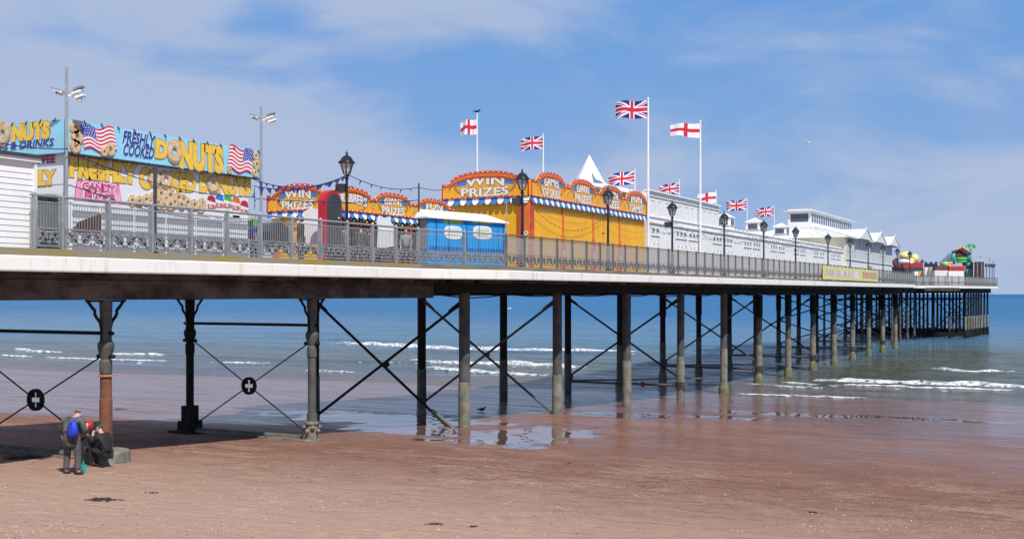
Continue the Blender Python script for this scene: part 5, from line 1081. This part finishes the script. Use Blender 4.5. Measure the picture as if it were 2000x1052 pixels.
for px, yb in ((1861, 515), (1892, 512)):
    mb = MB(); mb.tube(AT(px, yb, D3), AT(px + 1, 492, D3), 4.6 * D3 / F, 3.8 * D3 / F, 10); mb.ball(AT(px + 1, 492, D3), 3.8 * D3 / F, 8); child('tower', inf, mb, 'teal', smooth=True)
mb = MB(); mb.tube(AT(1895, 550, D3 - 2), AT(1891, 525, D3 - 2), 4.5 * D3 / F, 6 * D3 / F, 10); mb.ball(AT(1893, 517, D3 - 2), 6 * D3 / F, 8, 0, (1, 1, .8)); child('slide_tube', inf, mb, 'teal', smooth=True)
mb = MB(); mb.tube(AT(1862, 490, D3 - .5), AT(1879, 482, D3 - .5), 1.8 * D3 / F, n=8); mb.tube(AT(1879, 482, D3 - .5), AT(1897, 494, D3 - .5), 1.8 * D3 / F, n=8); mb.ball(AT(1879, 482, D3 - .5), 2 * D3 / F, 6); child('gable_roof', inf, mb, 'tan', smooth=True)
mb = MB(); a, b_, c = AT(1864, 492, D3), AT(1879, 484, D3), AT(1894, 494, D3); d, e_ = AT(1891, 503, D3), AT(1866, 503, D3); mb.add([a, c, b_, d, e_] + [v + FW * 1.2 for v in (a, c, b_, d, e_)], [(4, 3, 1, 2, 0), (5, 7, 6, 8, 9), (0, 2, 7, 5), (2, 1, 6, 7)]); child('dark_gable', inf, mb, 'brown')
mb = MB(); mb.tube(AT(1868, 506, D3), AT(1888, 505, D3), 3.2 * D3 / F, n=10); mb.tube(AT(1868, 511, D3), AT(1888, 511, D3), 2.2 * D3 / F, n=10); child('bumper', inf, mb, 'green', smooth=True)
for i in range(6): mb = MB(); mb.tube(AT(1835 + i * 3.4, 512 - i * 3.2, D3 + 1), AT(1860, 513 - i * 3.2, D3 + 1), .09, n=5); child('stair_rail', inf, mb, 'darkgrey')
mb = MB(); mb.beam(AT(1838, 516, D3), AT(1858, 514, D3), 1.2, .6, 0); mb.ball(AT(1846, 516, D3 - 2), .5, 6, 1); mb.ball(AT(1853, 520, D3 - 2), .45, 6, 0, (1.5, 1, .8)); child('cushions', inf, mb, ['tan', 'palegreen'], smooth=True)
pl_ = thing('palm_tree', 'inflatable palm tree with drooping green leaves behind the tan gable', 'palm tree', ride_at(1897, D3 + 3)); mb = MB(); mb.tube(AT(1898, 515, D3 + 3), AT(1896, 486, D3 + 3), .2, .15, 8); child('trunk', pl_, mb, 'tan')
mb = MB(); c = AT(1896, 482, D3 + 3)
for i in range(14):
    a = 2 * math.pi * i / 14; dv = RT * math.cos(a) + FW * math.sin(a) * .6; L_ = .75 + .12 * (i % 3); p0 = c + UP * .25; pts = [p0, p0 + dv * L_ * .45 + UP * .28, p0 + dv * L_ * .8 + UP * .0, p0 + dv * L_ - UP * .45]
    for (x, y), w_ in zip(zip(pts, pts[1:]), (.24, .26, .16)): mb.beam(x, y, w_, .05)
child('crown', pl_, mb, 'green')
mb = MB(); bxp(mb, 1903, 1922, 511, 557, 188, 5, 0)
for i in range(7): bxp(mb, 1903 + i * 2.8, 1904.6 + i * 2.8, 511 + (i % 3), 557, 187.8, .15, i % 3)
tag(mb.build('ride_screen', ['darkgrey', 'maroon', 'midgrey']), 'tall dark striped screen fence at the tip of the pier head', 'screen')
mb = MB()
for i in range(5): bxp(mb, 1808 + i * 5, 1811 + i * 5, 511 + i % 2 * 3, 521, 175, .4, i % 2)
bxp(mb, 1808, 1832, 517, 520, 175, .4, 0); tag(mb.build('dark_ride_frame', ['navyflag', 'darkgrey']), 'low dark blue ride frame behind the small white hut', 'ride frame')
mb = MB(); bxp(mb, 1884, 1900, 540, 556, 185, 1, 0); bxp(mb, 1898, 1906, 526, 545, 186, 1, 1); tag(mb.build('ride_steps', ['maroon', 'black']), 'maroon and black steps right of the white kiosk', 'steps')
u = UX(1903, 19.5); mb = MB(); mb.tube((-19.6, u, dz(u)), (-19.6, u, zpx(507, 175)), .06, n=8); tag(mb.build('post', 'white'), 'white post on the pier head left of the striped screen', 'post')
mb = MB()
for px, py in ((1914, 500), (1931, 503), (1932, 508), (1940, 509)): mb.add([AT(px, py, 190), AT(px + 2.4, py + .4, 190), AT(px + 1, py + 3, 190), AT(px, py, 190.05), AT(px + 2.4, py + .4, 190.05), AT(px + 1, py + 3, 190.05)], [(0, 1, 2), (5, 4, 3)])
mb.path([AT(1905, 507, 190), AT(1914, 500, 190), AT(1931, 503, 190), AT(1944, 512, 190)], .01, 4); tag(mb.build('bunting', 'navyflag'), 'thin line with dark pennants above the lamps at the pier tip', 'bunting')
# ================================================================== PEOPLE
def skin_obj(name, verts, edges, rad, mat, parent, root=0, sub=2, extra=None):
    me = bpy.data.meshes.new(name); me.from_pydata([tuple(v) for v in verts], edges, []); ob = bpy.data.objects.new(name, me); COL.objects.link(ob)
    ob.modifiers.new('s', 'SKIN'); ob.modifiers.new('d', 'SUBSURF').levels = sub
    for i, r_ in enumerate(rad):
        d = me.skin_vertices[0].data[i]; d.radius = (r_, r_) if not isinstance(r_, tuple) else r_; d.use_root = (i == root)
    dg = bpy.context.evaluated_depsgraph_get(); m2 = bpy.data.meshes.new_from_object(ob.evaluated_get(dg)); bpy.data.objects.remove(ob)
    m2.materials.clear(); m2.materials.append(M[mat]); m2.polygons.foreach_set('use_smooth', [True] * len(m2.polygons))
    if extra: pass
    o_ = bpy.data.objects.new(name, m2); COL.objects.link(o_); o_.parent = parent; return o_
def hand(verts, edges, rad, wi, wrist, d, side_, curl=.5):
    d = d.normalized(); lat = d.cross(Vector((0, .3, 1))).normalized() * side_
    dn = d.cross(lat).normalized(); palm = wrist + d * .055; verts.append(palm); rad.append((.034, .02)); edges.append((wi, len(verts) - 1)); pi = len(verts) - 1
    for k in range(4):
        o_ = lat * (-.027 + .018 * k); ln = (.07, .08, .076, .06)[k]; b_ = palm + d * .035 + o_; m_ = b_ + d * ln * .5 - UP * .01 * curl; e = m_ + (d * (1 - curl) - UP * curl).normalized() * ln * .5
        i0 = len(verts); verts += [b_, m_, e]; rad += [.009, .008, .0065]; edges += [(pi, i0), (i0, i0 + 1), (i0 + 1, i0 + 2)]
    b_ = palm - d * .015 - lat * .04; i0 = len(verts); verts += [b_, b_ + d * .045 - lat * .015]; rad += [.011, .008]; edges += [(pi, i0), (i0, i0 + 1)]
def person(label, loc, yaw, J, sit, top, legs, shoe, hair, hairlen, coat=0.0, scale=1.0, group=None):
    t_ = thing('person', label, 'person', loc, group); t_.rotation_euler = (0, 0, yaw); t_.scale = (scale,) * 3
    V = {k: Vector(v) for k, v in J.items()}; names = ['pel', 'waist', 'chest', 'neck', 'skull', 'crown', 'shL', 'elL', 'wrL', 'shR', 'elR', 'wrR', 'hiL', 'knL', 'anL', 'toL', 'hiR', 'knR', 'anR', 'toR']
    V['crown'] = V['skull'] + (V['skull'] - V['neck']).normalized() * .085
    rad = [.12, .11, .125, .05, .078, .07, .055, .042, .027, .055, .042, .027, .085, .058, .042, .03, .085, .058, .042, .03]; vs_ = [V[n] for n in names]
    I = {n: i for i, n in enumerate(names)}; E = [(I[a], I[b_]) for a, b_ in (('pel', 'waist'), ('waist', 'chest'), ('chest', 'neck'), ('neck', 'skull'), ('skull', 'crown'), ('chest', 'shL'), ('shL', 'elL'), ('elL', 'wrL'), ('chest', 'shR'), ('shR', 'elR'), ('elR', 'wrR'), ('pel', 'hiL'), ('hiL', 'knL'), ('knL', 'anL'), ('anL', 'toL'), ('pel', 'hiR'), ('hiR', 'knR'), ('knR', 'anR'), ('anR', 'toR'))]
    fwd = Vector(J.get('face', (0, 1, -.1))).normalized(); vs_.append(V['skull'] + fwd * .095 + Vector((0, 0, .01))); rad.append(.012); E.append((I['skull'], len(vs_) - 1)); vs_.append(V['skull'] + fwd * .06 - Vector((0, 0, .06))); rad.append(.03); E.append((I['skull'], len(vs_) - 1))
    hand(vs_, E, rad, I['wrL'], V['wrL'], V['wrL'] - V['elL'], 1); hand(vs_, E, rad, I['wrR'], V['wrR'], V['wrR'] - V['elR'], -1)
    body = skin_obj('body', vs_, E, rad, 'skin', t_)
    # face details and ears in the hair/eye meshes
    mb = MB(); lt = fwd.cross(Vector((0, 0, 1))).normalized()
    for s in (-1, 1): mb.ball(V['skull'] + fwd * .075 + lt * s * .03 + Vector((0, 0, .02)), .010, 5)
    e_ = mb.build('eyes', M['black'], None, local=True); e_.parent = t_
    # top
    n2 = ['pel', 'waist', 'chest', 'neck0', 'shL', 'elL', 'cuL', 'shR', 'elR', 'cuR']; V['neck0'] = V['chest'].lerp(V['neck'], .62); V['cuL'] = V['elL'].lerp(V['wrL'], .92); V['cuR'] = V['elR'].lerp(V['wrR'], .92)
    r2 = [.155 + coat * .02, .145, .150, .075, .085, .068, .052, .085, .068, .052]; v2 = [V[n] for n in n2]; K = {n: i for i, n in enumerate(n2)}
    E2 = [(K[a], K[b_]) for a, b_ in (('pel', 'waist'), ('waist', 'chest'), ('chest', 'neck0'), ('chest', 'shL'), ('shL', 'elL'), ('elL', 'cuL'), ('chest', 'shR'), ('shR', 'elR'), ('elR', 'cuR'))]
    if coat: v2.append(V['pel'] - (V['waist'] - V['pel']).normalized() * coat * .22 - Vector((0, 0, .02))); r2.append(.17); E2.append((0, len(v2) - 1))
    skin_obj('jacket' if coat else 'top', v2, E2, r2, top, t_)
    n3 = ['pel', 'hiL', 'knL', 'cfL', 'hiR', 'knR', 'cfR']; V['cfL'] = V['knL'].lerp(V['anL'], .99); V['cfR'] = V['knR'].lerp(V['anR'], .99)
    skin_obj('trousers', [V[n] for n in n3], [(0, 1), (1, 2), (2, 3), (0, 4), (4, 5), (5, 6)], [.13, .10, .075, .062, .10, .075, .062], legs, t_)
    for s in 'LR': skin_obj('shoe', [V['an' + s] + Vector((0, 0, -.02)), V['an' + s].lerp(V['to' + s], .5) + Vector((0, 0, -.01)), V['to' + s]], [(0, 1), (1, 2)], [.062, .055, .048], shoe, t_)
    hb = V['skull'] - fwd * .018 + Vector((0, 0, .022)); vh = [V['skull'] + Vector((0, 0, .06)) - fwd * .01, hb - fwd * .045 - Vector((0, 0, .01))]; rh = [.125, .12] if hair == 'hairred' and hairlen else [.085, .085]; eh = [(0, 1)]
    if hairlen: vh.append(vh[1] - Vector((0, 0, hairlen)) - fwd * .02); rh.append(.11); eh.append((1, 2))
    skin_obj('hair', vh, eh, rh, hair, t_)
    return t_
STAND = dict(pel=(0, 0, .90), waist=(0, .02, 1.04), chest=(0, .05, 1.26), neck=(0, .14, 1.40), skull=(0, .24, 1.46), shL=(-.19, .05, 1.34), elL=(-.27, .02, 1.08), wrL=(-.22, .20, .92), shR=(.19, .05, 1.34), elR=(.26, .04, 1.08), wrR=(.17, .24, .98), hiL=(-.10, 0, .86), knL=(-.12, .03, .47), anL=(-.13, 0, .09), toL=(-.15, .16, .045), hiR=(.10, 0, .86), knR=(.13, .02, .47), anR=(.15, -.02, .09), toR=(.19, .13, .045), face=(0, .8, -.6))
q = SG(140, 926); yaw = TH + R(-14)
man = person('standing person in faded black jacket bent over the seated pair', q, yaw, STAND, False, 'jacket', 'trouser', 'darkgrey', 'hairgrey', 0, 1.0, 1.0)
man.scale = (1.18, 1.1, .96)
mb = MB(); prof = [(.02, .0), (.10, .02), (.145, .12), (.13, .26), (.07, .36), (.05, .40)]
mb.lathe((0, 0, 0), prof, 22)
mb.v = [(x * (1 + .13 * math.sin(7 * math.atan2(y, x) + z * 5)) + .05 * z, y * (1 + .13 * math.sin(7 * math.atan2(y, x) + z * 5)), z * .98) for x, y, z in mb.v]
mb.path([(.02, .02, .38), (.10, .10, .47), (.13, .18, .50)], .008, 5); mb.path([(.02, .02, .38), (-.08, .10, .46)], .008, 5); o_ = mb.build('drawstring_bag', 'bagblue', None, local=True, smooth=True); o_.location = q + Matrix.Rotation(yaw, 3, 'Z') @ Vector((.16, -.20, .89)); o_.scale = (1, .75, 1.02); tag(o_, 'bright blue drawstring bag hanging on the back of the standing person', 'bag')
SITA = dict(pel=(0, 0, .44), waist=(0, .03, .58), chest=(0, .12, .80), neck=(0, .22, .95), skull=(0, .27, 1.05), shL=(-.17, .13, .88), elL=(-.20, .34, .70), wrL=(-.10, .40, .90), shR=(.17, .13, .88), elR=(.19, .36, .68), wrR=(.08, .40, .88), hiL=(-.09, .05, .42), knL=(-.12, .46, .55), anL=(-.10, .48, .09), toL=(-.10, .63, .045), hiR=(.09, .05, .42), knR=(.12, .46, .57), anR=(.10, .50, .09), toR=(.10, .65, .045), face=(0, .9, -.35))
q2 = SG(209, 913); q2 = Vector((q2.x, q2.y, sand_z(q2.x, q2.y) - .06))
person('seated person with green hair and black jacket holding hands to the mouth', q2, TH + R(62), SITA, True, 'blackcloth', 'blackcloth', 'maroon', 'hairgreen', 0, 0, .96)
q3 = SG(188, 906); q3 = Vector((q3.x, q3.y, sand_z(q3.x, q3.y) - .06))
person('seated person with long bright red hair beside the green haired person', q3, TH + R(150), SITA, True, 'blackcloth', 'blackcloth', 'black', 'hairred', .20, 0, 1.02)
mb = MB(); q4 = SG(149, 923); mb.box(q4.x - .07, q4.x + .07, q4.y - .05 + .2, q4.y + .05 + .2, q4.z, q4.z + .17); mb.tube((q4.x - .05, q4.y + .2, q4.z + .17), (q4.x, q4.y + .2, q4.z + .26), .01, n=5); mb.tube((q4.x + .05, q4.y + .2, q4.z + .17), (q4.x, q4.y + .2, q4.z + .26), .01, n=5); tag(mb.build('small_bag', 'teal'), 'small teal carrier bag on the sand between the standing person\'s feet', 'bag')
UPR = dict(STAND, chest=(0, .0, 1.30), neck=(0, .0, 1.48), skull=(0, .03, 1.60), shL=(-.19, 0, 1.40), elL=(-.24, .0, 1.12), wrL=(-.22, .10, .90), shR=(.19, 0, 1.40), elR=(.24, 0, 1.12), wrR=(.22, .10, .90), face=(0, 1, -.05))
for px, p_, yw, tp, lg, hr, hl, lab in ((588, 25.2, 2.0, 'blackcloth', 'trouser', 'hairbrown', .12, 'person in black standing on the deck left of the white cutout board'), (705, 26.8, .6, 'jacket', 'trouser', 'hairbrown', .0, 'person in faded dark jacket at the open stall counter right of the first lamp post'),
    (793, 26.5, 3.6, 'cloth2', 'blackcloth', 'hairred', .0, 'person in grey top walking just left of the blue sheds'), (722, 27.4, 1.4, 'maroon', 'trouser', 'hairbrown', .1, 'person in maroon top at the stall left of the second white board'), (497, 26.4, 3, 'violet', 'trouser', 'hairgrey', 0, 'person in violet coat at the far end of the donut booth'),
    (671, 27.2, 1.0, 'jacket', 'trouser', 'hairbrown', .1, 'person in dark coat just right of the red arch board')):
    u = UX(px, p_); person(lab, (-p_, u, dz(u)), yw, UPR, False, tp, lg, 'darkgrey', hr, hl, 0, .98)
# ================================================================== BEACH DEBRIS
def weed(px, py, s, label, n=60, seed=1):
    random.seed(seed); q = SG(px, py); mb = MB()
    for i in range(n):
        a = random.random() * 6.28; r_ = abs(random.gauss(0, s * .4)); p0 = q + RT * math.cos(a) * r_ * 1.5 + FW * math.sin(a) * r_ * 1.0 + UP * (sand_z(q.x, q.y) - q.z + .006); d = Vector((random.uniform(-1, 1), random.uniform(-1, 1), .15)).normalized() * s * random.uniform(.25, .6)
        p1 = p0 + d * (1, 1, 0.2)[2] * 0 + Vector((d.x, d.y, 0)) + UP * random.uniform(0, .01); mb.beam(p0, p1, .03, .015); mb.beam(p1, p1 + d * .6 - UP * .04, .02, .01)
    tag(mb.build('seaweed_clump', 'weed'), label, 'seaweed', 'seaweed clumps on the sand')
weed(196, 975, .22, 'dark clump of seaweed on the pale foreground sand below the people', 110, 1); weed(848, 1023, .12, 'small brown clump of seaweed at the bottom centre of the beach', 35, 2); weed(232, 799, .35, 'small dark patch of weed on the wet sand right of the rusty column', 20, 3); weed(40, 893, .5, 'flat dark weed on the shaded sand at the left edge', 50, 4)
weed(300, 962, .10, 'small faint scrap of weed right of the dark foreground clump', 12, 7); weed(1585, 1000, .10, 'small scrap of weed on the lower right of the beach', 16, 8); weed(1110, 905, .12, 'thin scrap of weed on the damp sand below the big puddle', 14, 9)
weed(925, 1028, .06, 'tiny scrap of weed right of the bottom centre clump', 14, 6)
random.seed(21); mb = MB()
for i in range(9000):
    px = random.uniform(-60, 2060); py = 870 + 190 * random.random() ** .8; q = SG(px, py) if i % 4 == 0 else G(px, py, sand_z(*G(px, py, 2.3).xy)); zz_ = sand_z(q.x, q.y); c = fbm(q.x * .35, q.y * .5, 31, 3)
    if random.random() > max(.10, min(1, .25 + c * 2.2)): continue
    s = random.uniform(.005, .012) * (1.5 if i % 4 == 1 else 1); a = random.random() * 3; ca, sa = math.cos(a) * s, math.sin(a) * s
    mb.add([(q.x - ca, q.y - sa, zz_ + .0), (q.x + sa, q.y - ca, zz_ + .004), (q.x + ca, q.y + sa, zz_ + .0), (q.x - sa, q.y + ca, zz_ + .004), (q.x, q.y, zz_ + s * .9 + .006)], [(0, 1, 4), (1, 2, 4), (2, 3, 4), (3, 0, 4)], random.choice([0, 0, 1, 2]))
tag(mb.build('shell_fragments', ['shell', 'shell2', 'brown']), kind='stuff')
for o in list(COL.objects):
    if o.parent is None and o.type in ('MESH', 'EMPTY') and 'label' not in o and 'kind' not in o: print('UNTAGGED', o.name)
